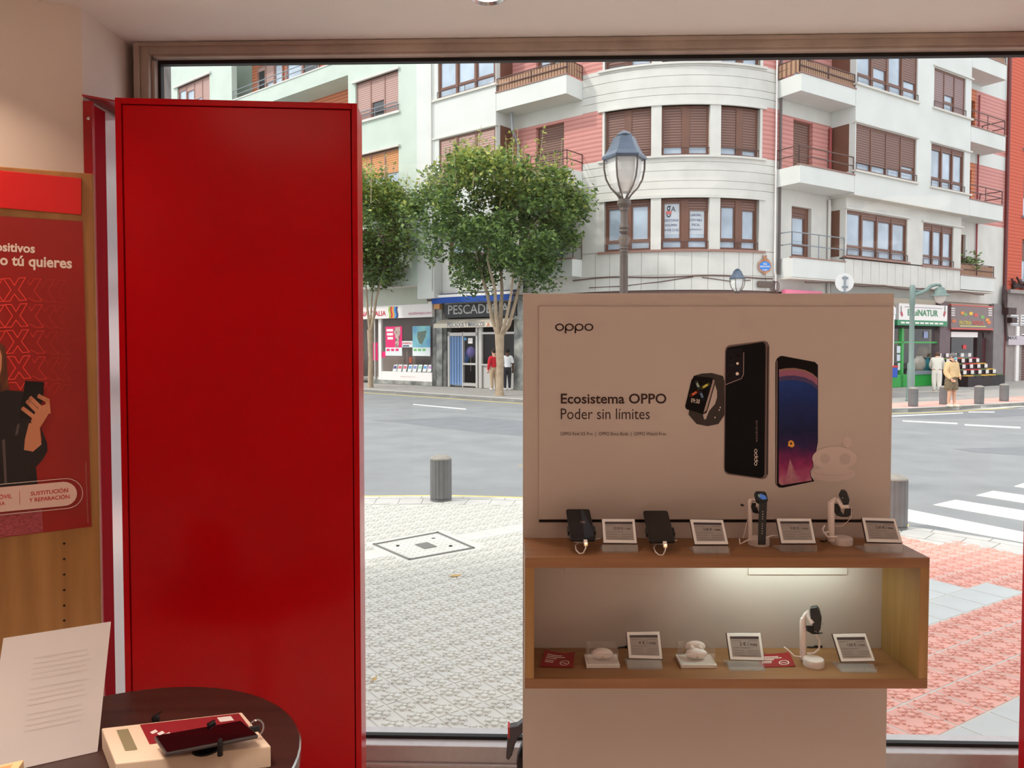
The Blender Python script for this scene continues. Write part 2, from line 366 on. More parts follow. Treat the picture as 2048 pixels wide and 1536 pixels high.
# ---------------------------------------------------------------- oak board and posters on the left wall
BA=math.radians(24); bn=Vector((math.sin(BA),-math.cos(BA),0)); b0=Vector((atY(190,700,2.3).x,2.3,0))
pB=plane(b0,bn)
def on_board(poly,off): f=plane(b0,bn,off); return [f(*p) for p in poly]
brd=thing('wall_board',pB(60,1300)*1.0,'tall oak board with a row of peg holes on the left wall','board')
tl,tr=pB(-420,284),pB(180,347); 
xr=pB(193,700)
mb=MB(); th=-bn*0.03
pts=[Vector((tl.x,tl.y,FLOOR)),Vector((xr.x,xr.y,FLOOR)),Vector((xr.x,xr.y,tr.z)),Vector((tl.x,tl.y,tr.z))]
mb.prism(pts,th).build('board_panel',m_board,brd,bevel=0.002)
m_hole=mat('hole_shadow',(30,20,14),0.9)
for y in (1087,1118,1149,1180,1211,1241):
    p=pB(128.5,y); rot=bn.to_track_quat('Z','Y').to_matrix()
    MB().lathe([(0.0036,-0.003),(0.0036,0.0006)],p,10,rot).build('peg_hole',m_hole,brd)
    MB().lathe([(0.0036,0.0),(0.0050,0.0009),(0.0036,0.0009)],p,12,rot,caps=False).build('peg_ring',m_board,brd)
hp=thing('header_panel',pB(60,390),'bright red blank panel at the top of the oak board','panel')
MB().prism(on_board([(-330,388),(163,430),(163,357.5),(-330,309)],0.001),bn*0.006).build('panel_plate',mat('bright_red_print',(222,14,20),0.45),hp,bevel=0.001)
m_post=mat('poster_red',(168,28,24),0.35,rgb2=(150,24,24),var=0.05,scale=3)
pst=thing('advert_poster',pB(60,760),'dark red poster of a person holding up a phone','poster')
PQ=[(-250,1106),(183,1053),(165,443),(-250,416)]
MB().prism(on_board(PQ,0.001),bn*0.0015).build('poster_sheet',m_post,pst)
def pp(k): return plane(b0,bn,0.0026+0.0004*k)
m_pw=mat('print_white',(244,226,214),0.5); m_skin=mat('print_skin',(214,140,104),0.5); m_pblack=mat('print_black',(26,18,20),0.45)
m_hair=mat('print_hair',(66,34,24),0.5,rgb2=(120,62,32),var=0.3,scale=20,stretch=(4,4,1)); m_xr=[mat('print_outline_a',(255,74,62),0.5),mat('print_outline_b',(228,58,50),0.5),mat('print_outline_c',(198,48,42),0.5)]
text_fit('lettering','Dispositivos',quadmap((-56,481),(70,488),(70,512),(-56,505),pp(1)),m_pw,pst,0.028)
text_fit('lettering','como tú quieres',quadmap((-52,507),(144,516),(144,544),(-52,534),pp(1)),m_pw,pst,0.028)
def strip(mb,pts,w,pf,closed=False):
    P=[Vector(p) for p in pts]
    if closed: P=P+[P[0]]
    for a,b in zip(P[:-1],P[1:]):
        d=(b-a); 
        if d.length<1e-6: continue
        d.normalize(); n=Vector((-d.y,d.x))*w/2; a2=a-d*w*0.4; b2=b+d*w*0.4
        mb.face([pf(*(a2+n)),pf(*(b2+n)),pf(*(b2-n)),pf(*(a2-n))])
    return mb
XS=[(-22,-23),(-9,-23),(0,-9),(9,-24),(22,-25),(8,-1),(24,20),(10,21),(0,8),(-9,22),(-22,23),(-7,0)]
XH=[(-5,-20),(0,-12),(8,-24),(22,-24),(8,-1),(24,20),(10,21),(-4,14)]
for r in range(5):
    for c,(dx,k,shp,wd) in enumerate([(-46,0,XS,1.6),(0,0,XS,1.6),(31,1,XH,1.2),(58,2,XH,0.9),(80,2,XH,0.6)]):
        cx_=29+r*3+dx; cy_=580+r*52+abs(dx)*0.06
        if r==4: pts=[(cx_+x*1.0,cy_+y) for x,y in shp if y<0]
        else: pts=[(cx_+x,cy_+y) for x,y in shp]
        strip(MB(),pts,wd,pp(1),closed=(r<4 and shp is XS)).build('cross_outline',m_xr[k],pst)
fig=flat('figure_hair',[[(-60,720),(-30,690),(0,686),(9,692),(13,712),(16,760),(21,800),(18,838),(-60,842)]],pp(2),m_hair,pst)
flat('figure_face',[[(-50,720),(-20,700),(0,699),(4,712),(3,735),(0,750),(-40,752)]],pp(3),m_skin,pst)
flat('figure_jacket',[[(-150,838),(12,780),(46,783),(50,832),(66,842),(60,868),(48,898),(66,904),(84,880),(81,852),(94,886),(95,902),(86,918),(72,934),(75,968),(-150,986)]],pp(3),m_pblack,pst)
flat('figure_sheen',[[(4,880),(10,878),(14,966),(9,968)],[(34,850),(40,846),(36,868),(30,872)]],pp(4),mat('print_grey',(92,78,78),0.5),pst)
flat('figure_arm',[[(58,846),(79,850),(83,889),(66,903),(48,900),(50,878)]],pp(5),m_skin,pst)
flat('figure_phone',[[(50,762),(88,764),(86,800),(75,822),(60,840),(38,836),(46,790)]],pp(6),m_blackglass,pst)
flat('figure_hand',[[(62,842),(72,822),(82,812),(98,806),(97,828),(86,846),(78,858),(64,858)]],pp(7),m_skin,pst)
for fi in ([(47,818),(68,834)],[(56,804),(76,824)],[(62,797),(86,820)],[(79,793),(95,801),(97,824)]):
    mb=MB(); strip(mb,fi,8.5,pp(8))
    c=fi[0]; mb.face([pp(8)(c[0]+4.4*math.cos(a*math.pi/5),c[1]+4.4*math.sin(a*math.pi/5)) for a in range(10)])
    mb.build('figure_finger',m_skin,pst)
flat('figure_skirt',[[(-150,1046),(84,1018),(86,1064),(-150,1093)]],pp(3),mat('print_knit',(150,44,58),0.6,rgb2=(200,96,106),var=0.3,scale=120,stretch=(1,1,4)),pst)
def pill(x1,yt,yb,ytl,ybl,n=10):
    c=((x1),(yt+yb)/2); r=(yb-yt)/2; pts=[(-250,ytl)]
    for i in range(n+1):
        a=-math.pi/2+math.pi*i/n; pts.append((x1+r*1.12*math.cos(a)+ (0 if i else 0),c[1]+r*math.sin(a)-math.cos(a)*0.5))
    pts.append((-250,ybl)); return pts
flat('pill_label',[pill(127,963.5,1012,997,1048)],pp(9),mat('print_pale',(240,206,194),0.5),pst)
strip(MB(),pill(132,957,1017,991,1054),1.2,pp(9)).build('pill_outline',m_pw,pst)
m_pr=mat('print_red_text',(206,50,48),0.5)
text_fit('lettering','SUSTITUCIÓN',quadmap((61.5,982),(136,974),(136,984.5),(61.5,991.5),pp(11)),m_pr,pst,0.016)
text_fit('lettering','Y REPARACIÓN',quadmap((58,994.5),(139,987),(139,997),(58,1004.5),pp(11)),m_pr,pst,0.016)
text_fit('lettering','MÓVIL',quadmap((-11,989),(24,985.5),(24,996),(-11,1000),pp(11)),m_pr,pst,0.016)
text_fit('lettering','RA',quadmap((-3,1004),(10,1002.5),(10,1010),(-3,1011.5),pp(11)),m_pr,pst,0.016)
strip(MB(),[(39,982),(39.5,1009)],0.9,pp(11)).build('divider_line',m_pr,pst)
strip(MB(),[(171.5,925),(176,1045)],2.0,pp(2)).build('small_print',mat('print_faint',(168,96,86),0.6,var=0.5,scale=400),pst)

# ---------------------------------------------------------------- table with paper, box and phone
TZ=0.90; TC=(-0.85,1.618); TRr=0.385
tab=thing('round_table',(TC[0],TC[1],FLOOR),'round dark brown table with a metal edge below the red cabinet','table')
m_dark=wood('dark_walnut',(74,46,40),(54,32,28),0,1.0,0.4)
MB().lathe([(0.0,TZ-0.03),(TRr-0.004,TZ-0.03),(TRr-0.004,TZ)],(TC[0],TC[1],0),64).build('tabletop',m_dark,tab,smooth=True)
MB().lathe([(TRr-0.004,TZ-0.03),(TRr,TZ-0.028),(TRr,TZ-0.002),(TRr-0.004,TZ)],(TC[0],TC[1],0),64,caps=False).build('edge_band',m_chrome,tab,smooth=True)
MB().lathe([(0.035,FLOOR+0.02),(0.035,TZ-0.03)],(TC[0],TC[1],0),20).build('column',m_chrome,tab,smooth=True)
MB().lathe([(0.24,FLOOR),(0.24,FLOOR+0.012),(0.05,FLOOR+0.03)],(TC[0],TC[1],0),40).build('base_plate',m_chrome,tab,smooth=True)
def slab(pts,th,name,m,parent,bevel=0.0):
    """pts: four world corners of the front face; th: thickness away from the viewer"""
    P=[Vector(p) for p in pts]; n=(P[1]-P[0]).cross(P[3]-P[0]).normalized()
    if n.dot(P[0]-Vector((0,0,CAMZ)))<0: n=-n
    mb=MB(); mb.hexa(P,[p+n*th for p in P]); return mb.build(name,m,parent,bevel=bevel),n
br=atZ(195,1503,TZ+0.001); bl=atZ(40,1538,TZ+0.001); dirb=(bl-br).normalized(); bl=br+dirb*0.21
trp=atY(222,1243,br.y+0.10)
tlp=trp+dirb*0.21
ppr=thing('paper_holder',(br+bl)/2,'white printed sheet in an upright clear holder on the round table','sign holder')
o_,n_=slab([bl,br,trp,tlp],0.0012,'sheet',mat('paper',(250,242,240),0.7,var=0.015,scale=8),ppr)
slab([p-n_*0.0012 for p in (bl,br,trp,tlp)],0.001,'clear_front',clearmat('holder_acrylic',(250,250,250),fres=False,refl=0.015,rough=0.3),ppr)
m_ink=mat('faint_ink',(228,219,218),0.8)
for i in range(13):
    v=0.80-0.040*i-(0.03 if i>4 else 0)-(0.03 if i>8 else 0); u0=0.22+0.0*i
    a=bl+(tlp-bl)*v; b=br+(trp-br)*v; mb=MB(); q=(tlp-bl)*0.009; off=-n_*0.0006
    mb.face([a+(b-a)*0.30+off,a+(b-a)*(0.80+0.02*(i%3))+off,a+(b-a)*(0.80+0.02*(i%3))+q+off,a+(b-a)*0.30+q+off]).build('text_line',m_ink,ppr)
# cream box
bz=TZ+0.001; bh=0.047; c4=[atZ(203,1456,bz+bh),atZ(484,1424,bz+bh),atZ(542,1492,bz+bh),atZ(231,1527,bz+bh)]
bx=thing('product_box',(sum((p for p in c4),Vector())/4-Vector((0,0,bh))),'cream cardboard box with a red label lying on the round table','box')
m_cream=mat('cream_card',(240,216,190),0.55,var=0.02,scale=6)
mb=MB(); mb.hexa([p-Vector((0,0,bh)) for p in c4][::-1],c4[::-1]); mb.build('carton',m_cream,bx,bevel=0.003)
def bq(u,v): return c4[0]+(c4[1]-c4[0])*u+(c4[3]-c4[0])*v+Vector((0,0,0.0008))
MB().face([bq(.26,.04),bq(.97,.04),bq(.97,.62),bq(.26,.62)]).build('red_label',mat('label_red',(150,34,44),0.5),bx)
MB().face([bq(.09,.12),bq(.17,.12),bq(.17,.72),bq(.09,.72)]).build('green_label',mat('label_olive',(142,132,100),0.6),bx)
up_=Vector((0,0,0.0006))
MB().face([bq(.80,.10)+up_,bq(.90,.10)+up_,bq(.90,.24)+up_,bq(.80,.24)+up_]).build('white_mark',m_white,bx)
for k in range(3): MB().face([bq(.30+.04*k,.30+.06*k)+up_,bq(.345+.04*k,.24+.06*k)+up_,bq(.355+.04*k,.31+.06*k)+up_,bq(.31+.04*k,.36+.06*k)+up_]).build('white_mark',m_white,bx)
# cream box corner by the frame edge
cz=TZ+0.001; cc=atZ(48,1519,cz+0.05)
cb=thing('small_box',(cc.x-0.05,cc.y-0.06,cz),'corner of a small cream box beside the printed sheet','box')
mb=MB(); cd=dirb; ce=Vector((0.25,-0.97,0)).normalized(); q=[cc,cc+cd*0.10,cc+cd*0.10+ce*0.10,cc+ce*0.10]
mb.hexa([p-Vector((0,0,0.05)) for p in q],q); mb.build('carton',mat('yellow_cream_card',(246,206,150),0.55),cb,bevel=0.002)
lid=[cc+cd*0.015+ce*0.012+Vector((0,0,.0006)),cc+cd*0.09+ce*0.012+Vector((0,0,.0006)),cc+cd*0.09+ce*0.09+Vector((0,0,.0006)),cc+cd*0.015+ce*0.09+Vector((0,0,.0006))]
MB().face(lid).build('orange_label',mat('label_orange',(226,160,110),0.6),cb)
# phone on its security holder
pz=bz+bh+0.032; q4=[atZ(308,1472,pz),atZ(483,1441,pz),atZ(517,1469,pz),atZ(331,1506,pz-0.006)]
ph=thing('display_phone',(sum(q4,Vector())/4-Vector((0,0,0.02))),'black phone lying face up in a clamp on the cream box','phone')
mb=MB(); mb.hexa([p-Vector((0,0,0.009)) for p in q4][::-1],q4[::-1]); mb.build('phone_body',mat('phone_edge',(96,88,90),0.3,metal=0.6),ph,bevel=0.003)
cen=sum(q4,Vector())/4; MB().face([cen+(p-cen)*0.965+Vector((0,0,0.0006)) for p in q4]).build('screen',mat('dark_red_glow_screen',(26,8,12),0.1),ph)
mb=MB(); dn=Vector((0,0,-0.012)); b_=atZ(415,1500,bz+bh+0.003)
mb.lathe([(0.028,0),(0.028,0.004),(0.012,0.008),(0.012,0.018)],(cen.x,cen.y,bz+bh+0.0005),16); mb.build('clamp_foot',m_black,ph,smooth=True)
for p_,q_ in ((q4[0]+(q4[1]-q4[0])*0.62,Vector((0.008,0.02,0))),(q4[3]+(q4[2]-q4[3])*0.58,Vector((0.004,-0.014,0)))):
    mb=MB(); mb.tube([p_+dn,p_+q_*0.6+dn,p_+q_*0.6+Vector((0,0,0.004)),p_-q_*0.1+Vector((0,0,0.004))],0.0045,8); mb.tube([p_+q_*0.5+dn*2.0,p_+q_*0.6],0.006,8); mb.build('clamp_arm',m_black,ph,smooth=True)
e_=(q4[1]+q4[2])/2; mb=MB(); mb.tube([e_+Vector((0.0,0,-0.005)),e_+Vector((0.02,0.006,-0.004))],0.007,8); mb.build('clamp_end',m_black,ph,smooth=True)
mb=MB(); mb.tube([e_+Vector((0.012+0.016*math.cos(a),0.004+0.016*math.sin(a)*0.6,-0.004+0.014*math.sin(a))) for a in [k*math.pi/6 for k in range(13)]],0.002,6); mb.build('clear_loop',m_acryl,ph,smooth=True)
p_=atZ(311,1436,TZ+0.012)
pb=thing('table_plug',(p_.x,p_.y,TZ),'small black plug on the table behind the cream box','plug')
MB().lathe([(0.007,0),(0.009,0.004),(0.009,0.014),(0.005,0.02)],(p_.x,p_.y,TZ),12).build('plug_body',m_black,pb,smooth=True)
MB().tube([(p_.x,p_.y,TZ+0.018),(p_.x+0.012,p_.y+0.004,TZ+0.026)],0.002,6).build('plug_wire',m_black,pb)
# ---------------------------------------------------------------- display panel and shelf
PY=2.263; SY=2.05
zp=atY(1400,587,PY).z
pan=thing('display_stand',(atY(1414,1400,PY).x,PY+0.02,FLOOR),'white laminate display panel standing in front of the window','display panel')
X0=atY(1046,1000,PY).x; X1=atY(1781,1000,PY).x
MB().box(X0,X1,PY,PY+0.045,FLOOR,zp).build('panel_body',m_panel,pan,bevel=0.0012)
GB=PY-0.005
gz0=atY(1400,1039,GB).z; gz1=atY(1400,613,GB).z; gx0=atY(1077.5,800,GB).x; gx1=atY(1779,800,GB).x
grp=thing('advert_board',((gx0+gx1)/2,GB,gz0),'printed phone advert board fixed to the white display panel','advert')
MB().box(gx0,gx1,GB,PY-0.0005,gz0,gz1).build('board_sheet',m_panel,grp,bevel=0.0008)
s0=atY(1078,1044.5,PY-.002); s1=atY(1737,1039.5,PY-.002)
MB().box(s0.x,s1.x,PY-0.002,PY-0.0004,s0.z,s1.z).build('slot',mat('slot_dark',(26,12,10),0.9),pan)
def gp(k): return plane((0,GB-0.0004-0.00035*k,0),(0,-1,0))
m_pdk=mat('print_maroon_black',(48,18,14),0.6)
def ringpts(cx,cy,rx,ry,n=24): return [(cx+rx*math.cos(2*math.pi*k/n),cy+ry*math.sin(2*math.pi*k/n)) for k in range(n)]
def ring(mb,cx,cy,rx,ry,w,pf,n=24,wy=None):
    wy=wy or w
    a=ringpts(cx,cy,rx,ry,n); b=ringpts(cx,cy,rx-w,ry-wy,n)
    for k in range(n):
        j=(k+1)%n; mb.face([pf(*a[k]),pf(*a[j]),pf(*b[j]),pf(*b[k])])
def oppo(mb,x0,x1,y0,yb,w,pf,tr=lambda x,y:(x,y)):
    q=lambda x,y: pf(*tr(x,y)); L=(x1-x0)/4.0; cy=(y0+yb)/2; ry=(yb-y0)/2
    for i in range(4):
        cx=x0+L*(i+0.5); ring(mb,cx,cy,L*0.47,ry,w,q,24,w*0.8)
    for i in (1,2):
        xl=x0+L*(i+0.03); mb.face([q(xl,cy),q(xl+w,cy),q(xl+w,yb+ry*0.62),q(xl,yb+ry*0.62)])
mb=MB(); oppo(mb,1109.5,1187.5,647,662,3.3,gp(1)); mb.build('brand_lettering',m_pdk,grp)
text_fit('lettering','Ecosistema OPPO',quadmap((1121.5,787),(1333,787),(1333,807.5),(1121.5,807.5),gp(1)),m_pdk,grp,0.02)
text_fit('lettering','Poder sin límites',quadmap((1121.5,817),(1299.5,817),(1299.5,838.5),(1121.5,838.5),gp(1)),m_pdk,grp,0.0)
text_fit('lettering','OPPO Find X5 Pro  |  OPPO Enco Buds  |  OPPO Watch Free',quadmap((1120.5,864),(1332.5,864),(1332.5,873),(1120.5,873),gp(1)),m_pdk,grp,0.0)
# printed watch
m_pb=mat('print_black_glossy',(14,10,12),0.5,spec=.15); m_pb2=mat('print_charcoal',(44,34,32),0.45); m_plight=mat('print_silver',(176,150,144),0.4)
flat('printed_strap',[[(1387,752),(1404,747),(1424,746),(1446,752),(1449,762),(1449,830),(1437,848),(1415,852.5),(1393,848),(1377,829)]],gp(1),m_pb2,grp)
flat('printed_gap',[[(1430,769),(1434,782),(1434,795),(1430,808),(1418,822),(1411.5,839),(1408,838),(1406,829),(1413,826),(1417,815)]],gp(2),m_panel,grp)
flat('printed_case',[[(1388,753),(1392,752),(1426,756),(1430,762),(1412,824),(1405,828),(1373,818.5),(1370,813),(1383,760)]],gp(3),m_pb,grp)
flat('printed_case_edge',[[(1426,758),(1429.5,762),(1413,820),(1407,826),(1409,818),(1425,764)]],gp(4),m_plight,grp)
for a,b,c in (((1393,764),(1398,776),(150,168,156)),((1417,768),(1404,776),(206,196,84)),((1395,783),(1382,791),(226,104,66)),((1401,784.5),(1406,797),(110,130,168))):
    mb=MB(); strip(mb,[a,b],4.6,gp(5))
    for e in (a,b): mb.face([gp(5)(*p) for p in ringpts(e[0],e[1],2.3,2.3,10)])
    mb.build('printed_bar',mat('print_bar_%d'%c[0],c,0.5),grp)
text_fit('lettering','09:30',quadmap((1382.5,796),(1400,799),(1399,807.5),(1381.5,804.5),gp(5)),m_pw,grp,0.0)
for (x,y) in ((1440.5,815),(1438.5,820),(1430,835)): flat('printed_strap_hole',[ringpts(x,y,1.2,1.6,8)],gp(3),m_pw,grp)
# printed phone, back
flat('printed_phone_edge',[[(1450,702),(1452,695),(1457,690.5),(1528,681.5),(1535,684),(1539,692),(1536.5,948),(1532.5,956),(1525,958.5),(1455,949),(1449,944),(1447.5,936)]],gp(1),mat('print_steel',(112,92,90),0.35),grp)
flat('printed_phone_back',[[(1452,703),(1455,696),(1460,694),(1525,684),(1530,687),(1531.5,694),(1529,948),(1526,954),(1521,956),(1457,946.5),(1450.5,942),(1449.5,936)]],gp(2),mat('print_back_black',(9,9,13),0.5,spec=.15),grp)
strip(MB(),[(1536,694),(1534,948)],1.6,gp(3)).build('printed_edge_line',m_pb,grp)
flat('printed_camera',[[(1453,702),(1457,698.5),(1482,696.5),(1486,702),(1485.5,745),(1481,756),(1466,762.5),(1453,765)]],gp(3),mat('print_camera_bump',(28,24,30),0.5,spec=.15),grp)
strip(MB(),[(1487.5,705),(1487,748),(1483,757),(1452,769)],1.4,gp(4)).build('printed_highlight',m_plight,grp)
for x,y,r,m in ((1462,715,6.2,m_pb),(1461,751,6.2,m_pb),(1476.5,711,4,m_pb),(1475,727,2.6,m_pw),(1474.5,747.5,3.2,m_pw)):
    flat('printed_lens',[ringpts(x,y,r,r,16)],gp(4),m,grp)
for x,y in ((1462,715),(1461,751)):
    mb=MB(); ring(mb,x,y,6.4,6.4,0.7,gp(5),20); ring(mb,x,y,2.4,2.4,0.6,gp(5),14); mb.build('printed_lens_ring',m_pb2,grp)
strip(MB(),[(1457,730.5),(1467,729.5)],1,gp(4)).build('small_print',m_pb2,grp)
mb=MB(); oppo(mb,0,34,0,6,1.3,gp(4),lambda x,y:(1508+6-(6-y) if False else 1508.5+y,931.5-x)); mb.build('brand_lettering',m_pw,grp)
text_fit('lettering','HASSELBLAD',lambda u,v: gp(4)(1515-3.4*v,883-42*u),m_plight,grp,0.0,1.5)
# printed phone, front
FR=[(1551,724),(1554,717),(1561,712),(1566,712),(1630,724),(1636,730),(1636,884),(1632,905),(1625.5,917),(1627,934),(1621,942),(1622,953),(1629,962.5),(1566,975.5),(1558,975),(1551,968)]
flat('printed_phone_edge',[FR],gp(1),m_pb,grp)
strip(MB(),[(1554,722),(1553,968)],1.3,gp(2)).build('printed_edge_line',m_plight,grp)
flat('printed_screen',[[(1558,722),(1562,717),(1631,728),(1635,733),(1635.5,884),(1631,904),(1624.5,917),(1626,934),(1620,942),(1621,953),(1624,961),(1563,970.5),(1557.5,966)]],gp(2),zramp('print_screen',[(atY(1590,y,GB).z,c) for y,c in ((972,(206,150,160)),(952,(178,84,124)),(930,(150,48,100)),(908,(96,34,84)),(890,(48,34,78)),(860,(26,32,72)),(800,(30,48,106)),(755,(34,66,140)))]),grp)
arc=[(1558,740),(1572,737.5),(1590,737),(1610,741),(1625,748),(1635,757)]
def band(o0,o1): return [(x,y+o0) for x,y in arc]+[(x,y+o1) for x,y in reversed(arc)]
flat('printed_screen_top',[[(1558,722),(1562,717),(1631,728),(1635,733)]+list(reversed(arc))],gp(3),m_pb,grp)
flat('printed_halo',[band(-1,2.5)],gp(4),mat('print_tan',(150,112,96),0.4),grp)
flat('printed_halo',[band(2.5,14)],gp(4),mat('print_pink',(178,104,120),0.4,rgb2=(150,90,130),var=0.2,scale=300),grp)
flat('printed_halo',[band(14,23)],gp(4),mat('print_violet',(96,66,116),0.4,rgb2=(40,48,100),var=0.2,scale=300),grp)
flat('printed_glow',[[(1580,918),(1589,942),(1598,965),(1566,970),(1574,945)]],gp(5),mat('print_rose',(206,150,160),0.5,rgb2=(176,92,126),var=0.2,scale=60,spec=.2),grp)
flat('printed_flower',[[(1577,883),(1582,880),(1587,883),(1589,892),(1584,895),(1576,892)]],gp(5),mat('print_orange',(240,168,60),0.4),grp)
flat('printed_flower_heart',[ringpts(1582,887,2.2,2.6,8)],gp(6),m_pdk,grp)
# printed earbud case
m_bud=mat('print_earbud',(210,190,184),0.5); m_bud2=mat('print_earbud_dark',(196,177,171),0.5)
flat('printed_case_lower',[ringpts(1666,948,44,15,28)],gp(3),m_bud,grp)
flat('printed_case_lid',[ringpts(1669,917,44.5,24,28)],gp(4),m_bud,grp)
strip(MB(),[(1624,943),(1640,949),(1668,951),(1695,949),(1709,943)],1.4,gp(5)).build('printed_seam',m_bud2,grp)
for x,y,r in ((1650,917,10),(1690,918,11.5)): flat('printed_socket',[ringpts(x,y,r,r,18)],gp(5),m_bud2,grp)
for x,y in ((1694,884),): flat('printed_bud',[ringpts(x,y,9,11,18)],gp(5),m_bud,grp)

# wall-hung oak shelf box
zt=atY(1450,1115.5,SY).z; zt0=atY(1450,1136,SY).z; zb1=atY(1450,1357.5,SY).z; zb0=atY(1450,1377.5,SY).z
SX0=atY(1050,1240,SY).x; SX1=atY(1857.5,1240,SY).x; sw=0.0245
shf=thing('shelf_box',((SX0+SX1)/2,PY-0.1,zb0),'open oak shelf box mounted on the white display panel','shelf')
MB().box(SX0,SX1,SY,PY-0.0004,zt0,zt).build('top_board',m_oak,shf,bevel=0.0012)
MB().box(SX0,SX1,SY,PY-0.0004,zb0,zb1).build('bottom_board',m_oak,shf,bevel=0.0012)
MB().box(SX0,SX0+sw,SY+0.0005,PY-0.0004,zb1,zt0).build('side_board',m_oakv,shf,bevel=0.001)
MB().box(SX1-sw,SX1,SY+0.0005,PY-0.0004,zb1,zt0).build('side_board',m_oakv,shf,bevel=0.001)
for a,b in ((1129,1328),(1496,1694)):
    q0=atY(a,1149,PY-.001); q1=atY(b,1130,PY-.001)
    MB().box(q0.x,q1.x,PY-0.004,PY-0.0005,q0.z,zt0).build('slot_plate',m_panel,shf,bevel=0.001)
lx0=atY(1415,1140,2.235).x; lx1=atY(1700,1140,2.235).x
led=MB().box(lx0,lx1,2.178,2.190,zt0-0.006,zt0-0.0005).build('light_bar',m_ledglow,shf)
ld=bpy.data.lights.new('shelf_lamp','AREA'); ld.shape='RECTANGLE'; ld.size=lx1-lx0; ld.size_y=0.01; ld.energy=0.5; ld.color=(0.74,1.0,0.90)
lo=bpy.data.objects.new('shelf_lamp',ld); COL.objects.link(lo); lo.location=((lx0+lx1)/2,2.184,zt0-0.0075)

# price tags
m_tagscr=mat('grey_screen',(158,148,142),0.35); m_taghd=mat('tag_header',(64,52,56),0.4); m_tagink=mat('tag_ink',(134,124,120),0.5); m_tagrim=mat('tag_rim',(78,58,54),0.4)
def price_tag(c,base,zs,y0,y1,price,label,grp_):
    tlp,trp,brp,blp=[atY(c[0][0],c[0][1],y1),atY(c[1][0],c[1][1],y1),atY(c[2][0],c[2][1],y0),atY(c[3][0],c[3][1],y0)]
    t=thing('price_tag',((blp.x+brp.x)/2,y0,zs),label,'price tag',grp_)
    n=(trp-tlp).cross(blp-tlp).normalized()
    if n.y>0: n=-n
    mb=MB(); q=[blp,brp,trp,tlp]; mb.hexa([p-n*0.008 for p in q],[p-n*0.001 for p in q]); mb.build('rim',m_tagrim,t,bevel=0.0015)
    cen=sum(q,Vector())/4; q2=[cen+(p-cen)*0.972 for p in q]; mb=MB(); mb.hexa([p-n*0.004 for p in q2],q2); case=mb.build('tag_case',m_white,t,bevel=0.001)
    f=lambda u,v,k=1: (q[0]+(q[1]-q[0])*u)*(1-v)+(q[3]+(q[2]-q[3])*u)*v+n*0.0006*k
    scr=MB().face([f(.09,.13),f(.91,.13),f(.91,.86),f(.09,.86)]).build('tag_screen',m_tagscr,t)
    MB().face([f(.09,.77,2),f(.91,.77,2),f(.91,.86,2),f(.09,.86,2)]).build('header_bar',m_taghd,scr)
    text_fit('lettering',price,lambda u,v:f(.34+.5*u,.52+.13*v,2),m_taghd,scr,0.01)
    mb=MB()
    for k,(u0,u1,v0) in enumerate([(.13,.4,.69),(.6,.86,.69),(.13,.62,.44),(.13,.44,.34),(.56,.88,.34),(.13,.42,.25),(.56,.86,.25),(.16,.8,.17)]):
        mb.face([f(u0,v0,2),f(u1,v0,2),f(u1,v0+.025,2),f(u0,v0+.025,2)])
    mb.build('fine_print',m_tagink,scr)
    # clear stand: sloping back plate, foot and front lip
    x0=atZ(base[0],base[3],zs).x; x1=atZ(base[2],base[3],zs).x; yf=atZ((base[0]+base[2])/2,base[3],zs).y
    mb=MB(); mb.box(x0,x1,yf,yf+0.07,zs+0.0004,zs+0.003)
    hz=max(blp.z-0.004,zs+0.012); mb.hexa([(x0,yf+0.006,zs+.003),(x1,yf+0.006,zs+.003),(x1,yf+0.009,zs+.003),(x0,yf+0.009,zs+.003)],[(x0,y0-0.004,hz),(x1,y0-0.004,hz),(x1,y0-0.001,hz),(x0,y0-0.001,hz)])
    mb.build('clear_stand',m_acryl,t)
    mb=MB()
    for k in (0.0,0.36,0.64,0.975): mb.box(x0+(x1-x0)*k,x0+(x1-x0)*(k+.02),yf+0.002,yf+0.006,zs+.003,zs+.016)
    mb.build('stand_rib',m_acryl,t)
    return t
GT='electronic price tags on the oak shelf'
price_tag([(1203,1037),(1270,1037),(1275,1087),(1206,1086)],(1205,1088,1277,1106),zt,2.115,2.165,'29,00 € / mes','price tag between the two display phones on the shelf top',GT)
price_tag([(1379,1038),(1447,1039),(1458,1089),(1389,1089)],(1389,1090,1460,1109),zt,2.105,2.155,'3,00 € / mes','price tag right of the second phone on the shelf top',GT)
price_tag([(1552,1036),(1623,1036),(1633,1087),(1562,1087)],(1562,1088,1635,1105),zt,2.11,2.16,'9,00 € / mes','price tag between the two watches on the shelf top',GT)
price_tag([(1723,1034),(1791,1036),(1806,1086),(1733,1084)],(1733,1087,1809,1107),zt,2.11,2.16,'2,00 € / mes','rightmost price tag on the shelf top, beside the street',GT)
price_tag([(1252,1263),(1320,1262),(1326,1319),(1257,1317)],(1256,1320,1326,1340),zb1,2.13,2.165,'4 € / mes','price tag inside the shelf between the two earbud cases',GT)
price_tag([(1452,1265),(1522,1265),(1530,1322),(1460,1320)],(1460,1323,1531,1343),zb1,2.125,2.16,'2 € / mes','price tag inside the shelf beside the open red leaflet',GT)
price_tag([(1664,1267),(1732,1266),(1752,1323),(1682,1324)],(1684,1325,1755,1346),zb1,2.115,2.155,'1,00 € / mes','rightmost price tag inside the shelf beside the lower watch',GT)

